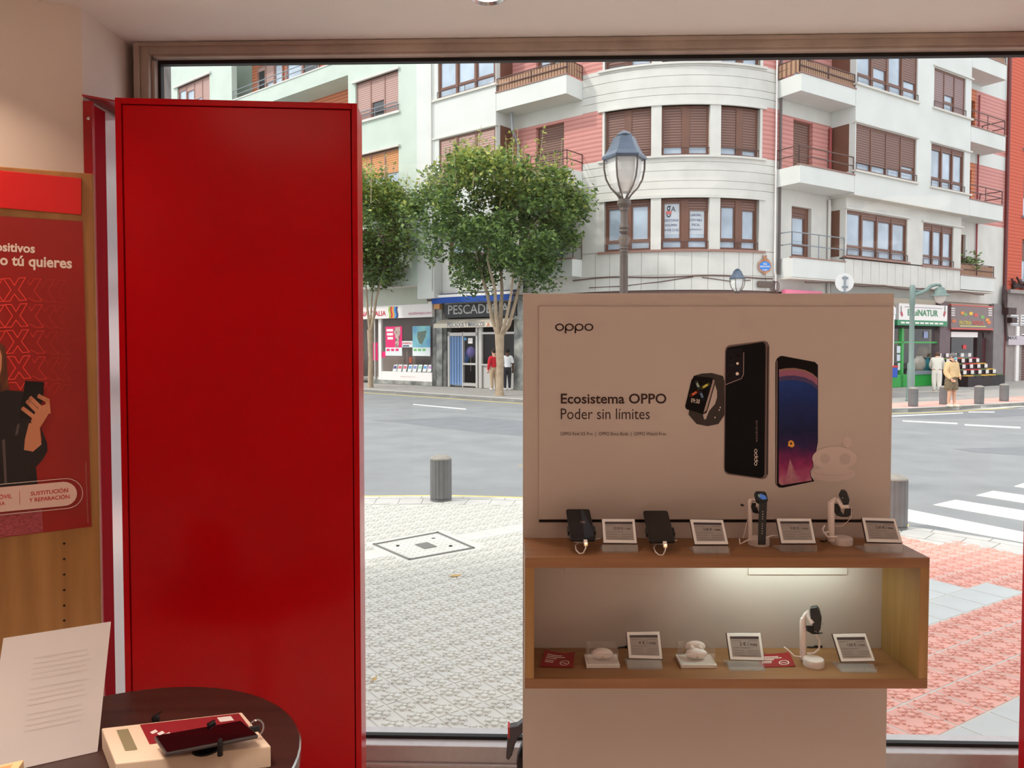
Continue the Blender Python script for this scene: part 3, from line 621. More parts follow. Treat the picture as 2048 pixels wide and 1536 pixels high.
# phones on charging stands
def shelf_phone(c,label,slabel,scr):
    y0,y1=2.095,2.225
    q=[atY(c[3][0],c[3][1],y0),atY(c[2][0],c[2][1],y0),atY(c[1][0],c[1][1],y1),atY(c[0][0],c[0][1],y1)]
    t=thing('display_phone',(q[0]+q[1])/2,label,'phone','phones on the shelf top')
    n=(q[1]-q[0]).cross(q[3]-q[0]).normalized(); n=n if n.z>0 else -n
    # rounded slab
    def P(u,v,k): return (q[0]+(q[1]-q[0])*u)*(1-v)+(q[3]+(q[2]-q[3])*u)*v+n*k
    ol=[]; rx,ry=0.10,0.05
    for cx,cy,a0 in ((1-rx,ry,-90),(1-rx,1-ry,0),(rx,1-ry,90),(rx,ry,180)):
        for k in range(5): a=math.radians(a0+90*k/4); ol.append((cx+rx*math.cos(a),cy+ry*math.sin(a)))
    mb=MB(); mb.hexa([P(u,v,-0.008) for u,v in ol],[P(u,v,0) for u,v in ol]); mb.build('phone_body',m_black,t,bevel=0.001)
    ol2=[(0.5+(u-.5)*.95,0.5+(v-.5)*.97) for u,v in ol]; s_=MB().face([P(u,v,0.0004) for u,v in ol2]).build('screen',scr,t)
    if 'lit' in label or 'wallpaper' in label:
        MB().face([P(.58,.03,.0008),P(.94,.1,.0008),P(.94,.3,.0008),P(.72,.95,.0008),P(.6,.95,.0008)]).build('screen_streak',mat('screen_blue',(34,46,62),0.1),s_)
        mb=MB(); pf=lambda x,y:P(x,y,.0009); ring(mb,.56,.55,.05,.03,.012,pf,12,.008); ring(mb,.66,.55,.05,.03,.012,pf,12,.008); mb.build('screen_mark',m_plight,s_)
    for u,v in ((-.03,.28),(1.03,.28)):
        MB().hexa([P(u-.03,v-.05,-.012),P(u+.03,v-.05,-.012),P(u+.03,v+.13,-.012),P(u-.03,v+.13,-.012)],[P(u-.03,v-.05,.002),P(u+.03,v-.05,.002),P(u+.03,v+.13,.002),P(u-.03,v+.13,.002)]).build('side_clip',m_black,t)
    pl=P(.58,-.02,-.004); a=(q[0]-q[3]).normalized()
    MB().hexa([pl+Vector((-.005,0,-.004)),pl+Vector((.005,0,-.004)),pl+Vector((.005,0,.005)),pl+Vector((-.005,0,.005))],[p+a*0.014 for p in (pl+Vector((-.005,0,-.004)),pl+Vector((.005,0,-.004)),pl+Vector((.005,0,.005)),pl+Vector((-.005,0,.005)))]).build('charging_plug',m_white,t)
    MB().ball(pl+a*0.012+Vector((0,-0.004,0.003)),0.0022,8,5).build('charge_light',emat('amber_led',(255,190,110),6.0),t)
    e=pl+a*0.012
    MB().tube([e,e+Vector((-.001,-.006,-.010)),e+Vector((-.008,-.010,-.022)),e+Vector((-.018,-.008,-.024)),e+Vector((-.026,.004,-.018)),e+Vector((-.026,.03,-.012)),e+Vector((-.010,.07,-.012)),e+Vector((.05,.085,-.006))],0.0018,6).build('charging_cable',m_white,t,smooth=True)
    bc=atZ((c[2][0]+c[3][0])/2-4,c[2][1]+8,zt); 
    s=thing('phone_stand',(bc.x,bc.y+0.02,zt),slabel,'stand','white stands under the phones')
    MB().lathe([(0.022,0.0005),(0.022,0.018),(0.019,0.020)],(bc.x,bc.y+0.022,zt),24).build('stand_base',m_white,s,smooth=True)
    mid=P(.5,.4,-0.012); MB().tube([(bc.x,bc.y+0.022,zt+0.019),mid],[0.012,0.010],12).build('stand_neck',m_white,s,smooth=True)
shelf_phone([(1132,1018),(1179,1018),(1192,1079),(1141,1079)],'black phone with a lit bluish wallpaper, leftmost on the shelf','white stand under the leftmost phone on the shelf',mat('screen_navy',(16,20,28),0.08))
shelf_phone([(1286,1021),(1335,1021),(1351,1082),(1299,1083)],'black phone with a dark screen, second on the shelf top','white stand under the second phone on the shelf',m_blackglass)

# watch stands and watches
m_strap=mat('black_rubber',(20,17,18),0.55); m_wst=mat('stand_white',(232,216,210),0.4)
def watch_stand(bx,by,brx,zs,post,arm,label,cable,Y):
    c=atZ(bx,by,zs); 
    t=thing('watch_stand',(c.x,c.y,zs),label,'stand','white watch stands')
    r=brx/FPX*c.y
    MB().lathe([(r,0.0004),(r,0.017),(r-0.002,0.020),(0.002,0.020)],(c.x,c.y,zs),32).build('stand_base',m_wst,t,smooth=True)
    pts=[atY(x,y,Y) for x,y,_ in post]; rr=[w/FPX*Y for _,_,w in post]
    MB().tube(pts,rr,14).build('stand_post',m_wst,t,smooth=True)
    pts=[atY(x,y,Y-d) for x,y,w,d in arm]; rr=[w/FPX*Y for x,y,w,d in arm]
    MB().tube(pts,rr,10).build('stand_arm',m_wst,t,smooth=True)
    for cb_ in cable:
        MB().tube([atY(x,y,Y-d) for x,y,d in cb_[1:]],cb_[0],6).build('stand_cable',m_wst,t,smooth=True)
    return t,c
def strap_strip(mb,pts,w,th,Y):
    """band along (px,py,dY) points, width w towards the side (world x)"""
    P=[atY(x,y,Y-d) for x,y,d in pts]
    for a,b in zip(P[:-1],P[1:]):
        d=(b-a).normalized(); n=d.cross(Vector((1,0,0))).normalized(); s=Vector((w/2,0,0)); t_=n*th/2; a=a-d*0.001; b=b+d*0.001
        mb.hexa([a-s-t_,a+s-t_,a+s+t_,a-s+t_],[b-s-t_,b+s-t_,b+s+t_,b-s+t_])
# left one: face towards the viewer, strap hanging straight down
Y=2.15
watch_stand(1517.5,1089,21,zt,[(1500,1080,4.2),(1500,1030,4.2),(1500,1002,4.4),(1503,999,3.6)],[(1501,1001,3.2,0),(1508,1000,3.2,0.0),(1516,1003,3.4,0.012),(1515,1014,3.6,0.02)],'white watch stand left of the middle price tag on the shelf top',
  [[0.0022,(1560,1073,0),(1545,1071,0),(1530,1076,0),(1505,1076,0),(1490,1083,0.01),(1480,1088,0.02),(1479,1078,0.0)],[0.0009,(1495,1040,0),(1490,1062,0),(1486,1076,0)]],Y)
t=thing('smartwatch',atY(1520,1090,Y-0.03),'black smartwatch with a lit blue face and long hanging strap','watch','watches on white stands')
wc=[atY(1508,982,Y-0.018),atY(1532,982,Y-0.018),atY(1537.5,1004,Y-0.045),atY(1514,1004,Y-0.045)]
def rslab(q,th,name,m,parent,r=0.25,bevel=0.0015):
    n=(q[1]-q[0]).cross(q[3]-q[0]).normalized(); n=n if n.y<0 else -n
    P=lambda u,v,k: (q[0]+(q[1]-q[0])*u)*(1-v)+(q[3]+(q[2]-q[3])*u)*v+n*k
    ol=[]
    for cx,cy,a0 in ((1-r,r,-90),(1-r,1-r,0),(r,1-r,90),(r,r,180)):
        for k in range(5): a=math.radians(a0+90*k/4); ol.append((cx+r*math.cos(a),cy+r*math.sin(a)))
    mb=MB(); mb.hexa([P(u,v,-th) for u,v in ol],[P(u,v,0) for u,v in ol]); mb.build(name,m,parent,bevel=bevel); return P,ol
P,ol=rslab(wc,0.010,'watch_case',m_black,t)
fc_=MB().face([P(.5+(u-.5)*.86,.5+(v-.5)*.82,.0005) for u,v in ol]).build('watch_face',m_blackglass,t)
MB().face([P(.22,.55,.0009),P(.45,.25,.0009),P(.85,.45,.0009),P(.9,.75,.0009),P(.5,.8,.0009)]).build('face_picture',emat('watch_blue',(60,100,170),0.35),fc_)
MB().face([P(.20,.38,.0010),P(.38,.30,.0010),P(.42,.5,.0010),P(.28,.6,.0010)]).build('face_picture',emat('watch_green',(120,140,110),0.25),fc_)
mb=MB(); strap_strip(mb,[(1526,1003,.046),(1526,1012,.050),(1524.5,1050,.050),(1523.5,1089,.050)],0.0215,0.003,Y); mb.build('strap',m_strap,t,bevel=0.001)
for y in (1023.5,1028.5,1033.5,1038,1048,1052.5,1057,1062,1067): MB().ball(atY(1525.5-(y-1023)*.03,y,Y-.0528),0.0014,6,4,(1,.4,1)).build('strap_hole',m_pw,t)
mb=MB(); strap_strip(mb,[(1510,1007,.012),(1508,1014,.008),(1511,1024,.008),(1517,1026,.02)],0.016,0.003,Y); mb.build('strap_tail',m_strap,t)
MB().tube([atY(1488,1011,Y),atY(1483,1008.5,Y),atY(1481.5,1009.5,Y),atY(1485,1012.5,Y)],0.002,6).build('buckle',m_strap,t)
# right one on the shelf top: seen from the side
def side_watch(zs,Y,bx,by,bw,post,arm,case,strap_,label,wlabel,cables,facepts):
    watch_stand(bx,by,bw,zs,post,arm,label,cables,Y)
    t=thing('smartwatch',atY(case[0][0],case[0][1]+10,Y-0.02),wlabel,'watch','watches on white stands')
    mb=MB(); q=[atY(x,y,Y-d) for x,y,d in case]; mb.prism(q,(0.010,0.022,0.0)); mb.build('watch_case',m_black,t,bevel=0.002)
    mb=MB(); strap_strip(mb,strap_,0.020,0.0045,Y); mb.build('strap',m_strap,t,bevel=0.001)
    MB().ball(atY(facepts[0],facepts[1],Y-facepts[2]),0.0018,8,5).build('crown',m_chrome,t)
side_watch(zt,2.16,1683.5,1088,21,[(1662,1082,6.6),(1662,1040,6.8),(1662,1008,7),(1662,1003,6)],[(1662,1004,4,0),(1671,998,4.2,0),(1676,1000,4.2,.01),(1684,1014,4.2,.02),(1697,1013,3.6,.03)],
  [(1682,981,.02),(1690,982,.02),(1694,986,.02),(1699,1001,.02),(1697,1010,.02),(1687,1010,.02),(1677,991,.02)],[(1672,1008,.005),(1674,1022,.005),(1681,1031,.01),(1689,1033,.012),(1695,1029,.014),(1697,1018,.016)],
  'white watch stand right of the middle price tag on the shelf top','black sports watch with a looped strap on the shelf top',
  [[0.0026,(1660,1063,0.0),(1648,1066,.01),(1645,1058,.0),(1650,1050,0)],[0.0026,(1647,1064,.01),(1656,1074,.02),(1675,1074,.02)],[0.0009,(1703,1014,.03),(1702,1036,.02),(1692,1046,.01),(1684,1053,0),(1670,1052,0)]],(1685,996,.032))
side_watch(zb1,2.165,1627,1331,20.5,[(1605.5,1318,6),(1605.5,1280,6.2),(1606,1242,6.4),(1606.5,1236,5)],[(1606,1238,4,0),(1612,1228,4.2,0),(1618,1222,5,0.005),(1617,1232,4,.01),(1625,1247,4.2,.02)],
  [(1620,1217,.02),(1633,1215,.02),(1638,1221,.02),(1643,1240,.02),(1641,1259,.02),(1637,1266,.02),(1628,1262,.02),(1621,1236,.02)],[(1619,1252,.01),(1621,1262,.01),(1630,1267,.012),(1638,1266,.014)],
  'white watch stand inside the oak shelf','black sports watch on the stand inside the oak shelf',
  [[0.0028,(1631,1268,.0),(1639,1282,0),(1638,1298,0),(1628,1306,.01),(1614,1307,.01)],[0.0020,(1568,1294,0.02),(1576,1300,.03),(1588,1312,.04),(1602,1314,.03)]],(1645,1248,.03))

# earbud cases on clear plinths
def earbuds(x0,x1,y0,y1,cx,cy,opened,label):
    a=atZ(x0,y1,zb1); b=atZ(x1,y1,zb1); d=0.075
    t=thing('earbud_display',((a.x+b.x)/2,a.y+d/2,zb1),label,'earbuds','earbud cases inside the shelf')
    MB().box(a.x,b.x,a.y,a.y+d,zb1+0.0004,zb1+0.010).build('plinth',m_white,t,bevel=0.001)
    mb=MB(); h=0.05; e=0.004
    mb.box(a.x+e,a.x+e+.0015,a.y+e,a.y+d-e,zb1+.0104,zb1+h); mb.box(b.x-e-.0015,b.x-e,a.y+e,a.y+d-e,zb1+.0104,zb1+h); mb.box(a.x+e+.0016,b.x-e-.0016,a.y+d-e-.0015,a.y+d-e,zb1+.0104,zb1+h)
    mb.box(a.x+e+.0016,b.x-e-.0016,a.y+e,a.y+e+.0015,zb1+.0104,zb1+h*.8)
    mb.build('clear_cover',m_acryl,t)
    c=Vector(((a.x+b.x)/2+0.001,a.y+d*0.5,zb1+0.027))
    MB().ball(c,0.031,20,10,(1.0,0.55,0.50)).build('case_shell',m_wst,t,smooth=True)
    MB().ball(c+Vector((0,-0.0163,-0.004)),0.002,6,4).build('case_light',m_taghd,t)
    if opened:
        MB().ball(c+Vector((0,0.016,0.014)),0.030,20,10,(1.0,0.30,0.55)).build('case_lid',m_wst,t,smooth=True)
        for k in (-1,1): MB().ball(c+Vector((0.012*k,0.004,0.014)),0.008,10,6).build('earbud',m_wst,t,smooth=True)
    else:
        MB().tube([c+Vector((0.0312*math.cos(k*math.pi/16),0.0172*math.sin(k*math.pi/16),0.004)) for k in range(33)],0.0006,5).build('case_seam',m_bud2,t)
earbuds(1173,1240,1312,1337,1208,1304,False,'closed white earbud case under a clear cover beside the red leaflet')
earbuds(1362,1434,1312,1337,1397,1300,True,'open white earbud case under a clear cover between two price tags')
m_leaf=mat('leaflet_red',(150,24,30),0.45)
def leaflet(q,label,curl):
    pts=[atZ(x,y,zb1+0.001) for x,y in q]; t=thing('red_leaflet',sum(pts,Vector())/4,label,'leaflet','red leaflets inside the shelf')
    mb=MB(); n=8; rows=[]
    f=lambda u,v: (pts[0]+(pts[1]-pts[0])*u)*(1-v)+(pts[3]+(pts[2]-pts[3])*u)*v+Vector((0,0,curl*(abs(u-.5)*2)**2*(1-.6*v)))
    for i in range(n):
        u0,u1=i/n,(i+1)/n; lo_=[f(u0,0),f(u1,0),f(u1,1),f(u0,1)]; mb.hexa(lo_,[p+Vector((0,0,.0006)) for p in lo_])
    s=mb.build('leaflet_sheet',m_leaf,t)
    g=lambda u,v:f(u,v)+Vector((0,0,.0012))
    mb=MB()
    for k,(u0,u1,v) in enumerate([(.12,.6,.22),(.12,.7,.33),(.10,.45,.44),(.10,.38,.58),(.10,.36,.68)]):
        for j in range(4): a,b=u0+(u1-u0)*j/4,u0+(u1-u0)*(j+1)/4; mb.face([g(a,v),g(b,v),g(b,v+.05),g(a,v+.05)])
    mb.build('white_text',m_pw,s)
    mb=MB(); ring(mb,.72,.72,.15,.17,.03,lambda x,y:g(x,y),20,.035); mb.face([g(.64,.68),g(.80,.74),g(.79,.78),g(.63,.72)]); mb.build('white_emblem',m_pw,s)
leaflet([(1090,1303),(1150,1308),(1146,1336),(1080,1334)],'curled red leaflet at the left end inside the shelf',0.006)
leaflet([(1518,1310),(1578,1306),(1591,1333),(1518,1335)],'red leaflet behind the price tag beside the lower watch',0.003)
def cable(name,label,pts,r,m,z): 
    t=thing(name,pts[0],label,'cable'); MB().tube(pts,r,6).build('wire',m,t,smooth=True); MB().box(pts[-1].x-0.012,pts[-1].x+0.012,pts[-1].y-0.004,pts[-1].y+0.004,z+.0008,z+0.007).build('connector',m,t,bevel=0.001)
cable('black_cable','black cable lying behind the lower watch stand',[atZ(1567,1294,zb1+.002),atZ(1600,1291,zb1+.002),atZ(1620,1295,zb1+.002),atZ(1636,1294,zb1+.002)],0.0025,m_black,zb1)
cable('short_black_cable','short black cable beside the closed earbud case',[atZ(1236,1296,zb1+.002),atZ(1246,1294,zb1+.002),atZ(1258,1295,zb1+.002)],0.0025,m_black,zb1)
cable('shelf_top_cable','black cable behind the middle price tag on the shelf top',[atZ(1640,1081,zt+.002),atZ(1648,1083,zt+.002),atZ(1658,1079,zt+.002),atZ(1668,1077,zt+.002)],0.0022,m_black,zt)

# dark appliance standing behind the panel
vx=atY(1040,1500,2.45); 
v=thing('floor_appliance',(0.06,2.47,FLOOR),'dark grey plastic appliance with red trim behind the white panel','appliance')
m_vac=mat('dark_grey_plastic',(74,66,70),0.35); Yv=2.45
pts=[(1052,1440),(1035,1453),(1017,1456),(1016,1470),(1013,1505),(1012,1518),(1017,1522),(1024,1512),(1030,1490),(1038,1474),(1052,1462)]
MB().prism([atY(x,y,Yv) for x,y in pts],(0,0.035,0)).build('handle',m_vac,v,bevel=0.004)
MB().prism([atY(x,y,Yv-0.002) for x,y in ((1015.5,1455),(1019.5,1455.5),(1019.5,1476),(1015.5,1477))],(0,0.04,0)).build('red_button',mat('button_red',(206,34,40),0.3),v)
MB().ball((atY(1090,1540,Yv).x,Yv+0.03,atY(1060,1535,Yv).z),0.10,20,12,(0.93,0.7,1.15)).build('body',m_black,v,smooth=True)
mb=MB().tube([(0.115,2.48,FLOOR+.02),(0.115,2.48,0.5)],[0.08,0.05],16); mb.build('foot',m_black,v,smooth=True)
# ================================================================ outside: ground
m_asph=mat('asphalt',(146,148,148),0.9,var=0.10,scale=1.2,bump=0.15,bscale=120)
m_asph2=mat('asphalt_patch',(132,134,137),0.9,var=0.08,scale=2.5,bump=0.15,bscale=120)
m_tile=mat('pale_paving',(214,213,205),0.8,var=0.07,scale=3,bump=0.05,bscale=80)
m_rtile=mat('red_paving',(236,180,166),0.8,var=0.10,scale=3,bump=0.05,bscale=80)
m_gtile=mat('grey_paving',(206,210,208),0.75,var=0.06,scale=3)
m_mort=mat('paving_mortar',(214,211,203),0.9)
m_kerb=mat('kerb_granite',(204,202,196),0.8,var=0.08,scale=6)
m_yel=mat('yellow_paint',(224,204,120),0.7,var=0.1,scale=8); m_wpaint=mat('white_road_paint',(240,238,230),0.7,var=0.08,scale=10)
RZ=-0.04
o=MB().box(-70,70,2.0,90,-0.3,RZ).build('road',m_asph); struct(o,'grey asphalt street and junction','road')
KL=[(-9.0,5.4),(-7.0,7.3),(-5.0,8.35),(-3.2,8.88),(-1.75,9.08),(-0.8,9.12),(0.14,8.98),(1.2,8.8),(2.4,8.4),(3.3,7.98),(3.93,7.6),(4.35,7.2),(4.64,6.9),(5.3,6.0),(5.9,4.6),(6.2,3.0)]
def resample(P,step):
    P=[Vector(p) for p in P]; L=[0]
    for a,b in zip(P[:-1],P[1:]): L.append(L[-1]+(b-a).length)
    n=max(1,int(L[-1]/step)); out=[]
    for i in range(n+1):
        d=L[-1]*i/n; k=max(j for j in range(len(L)) if L[j]<=d+1e-9); k=min(k,len(P)-2)
        out.append(P[k]+(P[k+1]-P[k])*((d-L[k])/(L[k+1]-L[k])))
    return out
def offset(P,d):
    out=[]
    for i,p in enumerate(P):
        t=(P[min(i+1,len(P)-1)]-P[max(i-1,0)]).normalized(); out.append(p+Vector((t.y,-t.x))*d)
    return out
base=[Vector(p) for p in KL]
mb=MB(); poly=[(p.x,p.y,-0.2) for p in base]+[(6.2,2.6,-.2),(-9.0,2.6,-.2)]
mb.hexa(poly,[(x,y,-0.004) for x,y,_ in poly])
pav=mb.build('pavement',m_mort); struct(pav,'patterned pavement outside the shop window','pavement')
kb=resample(KL,0.5); ki=offset(kb,0.13); 
for i in range(len(kb)-1):
    g=0.006; a,b=kb[i],kb[i+1]; c,d=ki[i+1],ki[i]; t=(b-a).normalized()*g
    MB().hexa([(p.x,p.y,-0.15) for p in (a+t,b-t,c-t,d+t)],[(p.x,p.y,0.006) for p in (a+t,b-t,c-t,d+t)]).build('kerb_stone',m_kerb,pav)
sb=resample([tuple(p) for p in offset([Vector(p) for p in resample(KL,0.25)],0.14)],0.27); si=offset(sb,0.30)
for i in range(len(sb)-1):
    a,b,c,d=sb[i],sb[i+1],si[i+1],si[i]; t=(b-a).normalized()*0.006
    MB().hexa([(p.x,p.y,-0.05) for p in (a+t,b-t,c-t,d+t)],[(p.x,p.y,0.004) for p in (a+t,b-t,c-t,d+t)]).build('border_stone',m_kerb,pav)
# relief tiles
TS=0.27
def tile_mesh(name,m,relief):
    mb=MB(); h=TS/2-0.004; c=0.003
    for a,b in (((-h,-.004),(.004,h)) if name=='pale_tile' else ((-h,h),)):
        mb.hexa([(a,-h,-0.03),(b,-h,-0.03),(b,h,-0.03),(a,h,-0.03)],[(a+c,-h+c,0),(b-c,-h+c,0),(b-c,h-c,0),(a+c,h-c,0)])
    if relief:
        def boss(x,y,r,n=6,h_=0.010,ex=1.0,a0=0):
            p=[(x+r*ex*math.cos(a0+2*math.pi*i/n),y+r*math.sin(a0+2*math.pi*i/n)) for i in range(n)]; q=[(x+(a-x)*.74,y+(b-y)*.74) for a,b in p]
            mb.hexa([(a,b,0) for a,b in p],[(a,b,h_) for a,b in q])
        for cx in (-.0655,.0655):
            for cy in (-.0655,.0655):
                boss(cx,cy,0.015)
                for a in range(4): boss(cx+.034*math.cos(a*math.pi/2+.785),cy+.034*math.sin(a*math.pi/2+.785),0.023,7)
                for a in range(4): boss(cx+.052*math.cos(a*math.pi/2),cy+.052*math.sin(a*math.pi/2),0.012,4,0.008,1.0,a*math.pi/2)
    me=bpy.data.meshes.new(name); me.from_pydata(mb.v,[],mb.f); me.materials.append(m); me.update(); return me
TM={('w',):0}
tmesh={'white':tile_mesh('pale_tile',m_tile,True),'red':tile_mesh('red_tile',m_rtile,True),'grey':tile_mesh('grey_tile',m_gtile,False),'band':tile_mesh('band_tile',m_tile,False)}
def projpx(x,y,z):
    d=y*math.cos(PITCH)-(z-CAMZ)*math.sin(PITCH); u=y*math.sin(PITCH)+(z-CAMZ)*math.cos(PITCH)
    return CX+FPX*x/d, CY-FPX*u/d
hull=[tuple(p) for p in si]+[(6.0,3.02),(-8.6,3.02)]
def inside(x,y,poly):
    r=False; n=len(poly)
    for i in range(n):
        x1,y1=poly[i]; x2,y2=poly[(i+1)%n]
        if (y1>y)!=(y2>y) and x<(x2-x1)*(y-y1)/(y2-y1)+x1: r=not r
    return r
MH=[atZ(745,1089.5),atZ(876,1065),atZ(950,1097),atZ(818,1121)]
mhp=[(p.x,p.y) for p in MH]
tiles=[]
def grid(ang,ox,oy,test):
    ca,sa=math.cos(ang),math.sin(ang)
    for i in range(-45,46):
        for j in range(-45,46):
            x=ox+TS*(i*ca-j*sa); y=oy+TS*(i*sa+j*ca)
            if not inside(x,y,hull): continue
            k=test(x,y,i,j)
            if k: tiles.append((x,y,ang,k))
PART=lambda y: 0.9+0.10*(y-3)
def testL(x,y,i,j):
    if x>PART(y): return None
    if inside(x,y,mhp): return None
    if j==0: return 'band'
    return 'white'
def side(x,y,a,b): return (b[0]-a[0])*(y-a[1])-(b[1]-a[1])*(x-a[0])
def testR(x,y,i,j):
    if x<=PART(y): return None
    if j>=0:
        return 'grey' if (j<=2 and side(x,y,(3.15,5.81),(3.695,5.59))<0) else 'red'
    return 'red' if j>=-3 else 'grey'
grid(math.radians(37.2),-0.57,7.06,testL)
n32=math.radians(32); grid(n32,2.665-math.sin(n32)*TS/2+0.05,4.915+math.cos(n32)*TS/2,testR)
def seen(t):
    px,py=projpx(t[0],t[1],0); return (720<px<1052 or 1775<px<2052) and py<1500
byk={}
for t in tiles: byk.setdefault(t[3],[]).append(t)
for k,l in byk.items():
    l.sort(key=lambda t:(not seen(t), t[0]**2+t[1]**2))
    nm={'white':'relief_tile','red':'red_relief_tile','grey':'grey_paving_slab','band':'smooth_paving_slab'}[k]
    for t in l[:300]:
        if not seen(t) and k in('white','red') and l.index(t)>180: break
        o=bpy.data.objects.new(nm,tmesh[k]); COL.objects.link(o); o.location=(t[0],t[1],-0.002 if k in('red','grey') else 0.0); o.rotation_euler=(0,0,t[2]); o.parent=pav
    done=[t for t in l[:300] if seen(t) or k not in('white','red') or l.index(t)<=180]
    rest=[t for t in l if t not in done]
    if rest:
        mb=MB(); src=tmesh[k]; sv=[v.co.copy() for v in src.vertices]; sf=[list(p.vertices) for p in src.polygons]
        for t in rest:
            n0=len(mb.v); M=Matrix.Translation((t[0],t[1],-0.002 if k in('red','grey') else 0))@Matrix.Rotation(t[2],4,'Z')
            mb.v+= [tuple(M@v) for v in sv]; mb.f+=[[n0+i for i in f] for f in sf]
        o=mb.build(nm+'s',src.materials[0],pav); o['kind']='stuff'
# slabs along the window foot
for i in range(-16,30):
    x=i*0.36; a=W(x,0.36,0); b=W(x+0.352,0.36,0); c=W(x+0.352,0.68,0); d=W(x,0.68,0)
    if a[0]<-5.5: continue
    MB().hexa([(p[0],p[1],-0.05) for p in (a,b,c,d)],[(p[0],p[1],0.0085) for p in (a,b,c,d)]).build('border_stone',m_gtile,pav)
# manhole cover set in the paving
mc=sum(MH,Vector())/4
mh=thing('manhole_cover',(mc.x,mc.y,0),'square steel framed inspection cover set in the pale paving','manhole cover')
m_steel=mat('dull_steel',(140,138,134),0.5,metal=0.5)
for i in range(4):
    a,b=MH[i],MH[(i+1)%4]; t=(b-a).normalized(); n=Vector((-t.y,t.x,0)); n=n if n.dot(mc-a)>0 else -n
    MB().hexa([p+Vector((0,0,-.02)) for p in (a,b,b+n*.02,a+n*.02)],[p+Vector((0,0,.010)) for p in (a,b,b+n*.02,a+n*.02)]).build('frame_bar',m_steel,mh)
ins=[mc+(p-mc)*0.93 for p in MH]
col_=[mc+(p-mc)*1.16 for p in MH]; MB().hexa([p+Vector((0,0,-.02)) for p in col_],[p+Vector((0,0,.0012)) for p in col_]).build('stone_collar',m_tile,mh)
MB().hexa([p+Vector((0,0,-.02)) for p in ins],[p+Vector((0,0,.002)) for p in ins]).build('cover_plate',m_tile,mh)
def mq(u,v): return (ins[0]+(ins[1]-ins[0])*u)*(1-v)+(ins[3]+(ins[2]-ins[3])*u)*v
mb=MB()
for i in range(12):
    for j in range(9):
        p=mq((i+.5)/12,(j+.5)/9); mb.lathe([(0.022,0.002),(0.014,0.008)],p,6)
mb.build('cover_relief',m_tile,mh)
p=mq(.52,.52); mb=MB(); mb.hexa([mq(.42,.38)+Vector((0,0,.0021)),mq(.62,.38)+Vector((0,0,.0021)),mq(.62,.66)+Vector((0,0,.0021)),mq(.42,.66)+Vector((0,0,.0021))],[mq(.42,.38)+Vector((0,0,.0095)),mq(.62,.38)+Vector((0,0,.0095)),mq(.62,.66)+Vector((0,0,.0095)),mq(.42,.66)+Vector((0,0,.0095))]); mb.build('maker_plate',m_steel,mh)
for u,v in ((.2,.28),(.8,.25),(.8,.75)): MB().lathe([(0.016,.002),(0.016,.0095)],mq(u,v),8).build('lifting_hole',m_hole,mh)
# fallen leaves
for i,(x,y,rz) in enumerate([(911,1152,.3),(749,1359,1.2),(1041,932,.6),(1806,1111,.2)]):
    p=atZ(x,y,0.012); L=[.05,.025,.04,.05][i]
    lf=MB().hexa([(-L,0,0),(-L*.3,-L*.45,.004),(L*.5,-L*.3,.0),(L,0,.008),(L*.5,L*.35,0),(-L*.3,L*.45,.006)],[(-L,0,.002),(-L*.3,-L*.45,.006),(L*.5,-L*.3,.002),(L,0,.01),(L*.5,L*.35,.002),(-L*.3,L*.45,.008)])
    o=lf.build('fallen_leaf',mat('dry_leaf',(206,172,112),0.8,var=0.2,scale=30)); o.location=p; o.rotation_euler=(0,0,rz)
    tag(o,['dry curled leaf on the pale paving below the bollard','tiny dry leaf on the paving beside the red cabinet','dry leaf in the road beside the display panel','yellowed leaf on the red paving beside the shelf'][i],'leaf','fallen leaves')
# road markings
mk=thing('road_marking',(4.5,8.5,RZ),'white zebra crossing stripes on the street at the right','road marking')
def mark(px,m,parent,name='stripe',z=RZ):
    q=[atZ(x,y,z) for x,y in px]; MB().hexa([p+Vector((0,0,-.002)) for p in q],[p+Vector((0,0,.004)) for p in q]).build(name,m,parent)
for q in ([(1800,1016),(2140,1083),(2140,1102),(1800,1040)],[(1866,1010),(1911,1000),(2140,1036),(2140,1058)],[(1952,991),(1986,982),(2140,1004),(2140,1021)],[(2028,973),(2046,967),(2140,979),(2140,990)]): mark(q,m_wpaint,mk)
ln=thing('lane_marking',(3,22,RZ),'thin white lane lines painted across the far street','road marking')
for q in ([(826,808),(932,817.5),(932,819.5),(826,809.5)],[(1805,841),(1915,846),(1915,848.5),(1805,843)],[(1929,848.5),(2041,854),(2041,857),(1929,851)],[(1770,832),(1926,825.5),(1926,827),(1770,834)],[(1937,823.5),(1989,823.5),(1989,825.2),(1937,825)],[(1868,818.5),(2060,811.5),(2060,815),(1868,821)]): mark(q,m_wpaint,ln,'line')
yl=thing('kerb_line',(0,9.3,RZ),'yellow painted line along the near kerb','road marking')
yo=offset([Vector(p) for p in resample(KL[:11],0.4)],-0.14); yi=offset(yo,-0.13)
for i in range(len(yo)-1):
    q=[yo[i],yo[i+1],yi[i+1],yi[i]]; MB().hexa([(p.x,p.y,RZ-.002) for p in q],[(p.x,p.y,RZ+.004) for p in q]).build('line',m_yel,yl)
pt_=thing('asphalt_patch',(0,15,RZ),'darker resurfaced patch in the asphalt','road patch')
for q in ([(735,840),(830,838),(930,833),(1060,843),(1060,874),(930,862),(800,846)],[(1780,826),(2048,818),(2048,832),(1900,838),(1780,836)],[(1905,898),(2060,893),(2060,912),(1950,905)]):
    q=[atZ(x,y,RZ) for x,y in q]; MB().hexa([p+Vector((0,0,-.002)) for p in q],[p+Vector((0,0,.002)) for p in q]).build('patch',m_asph2,pt_)
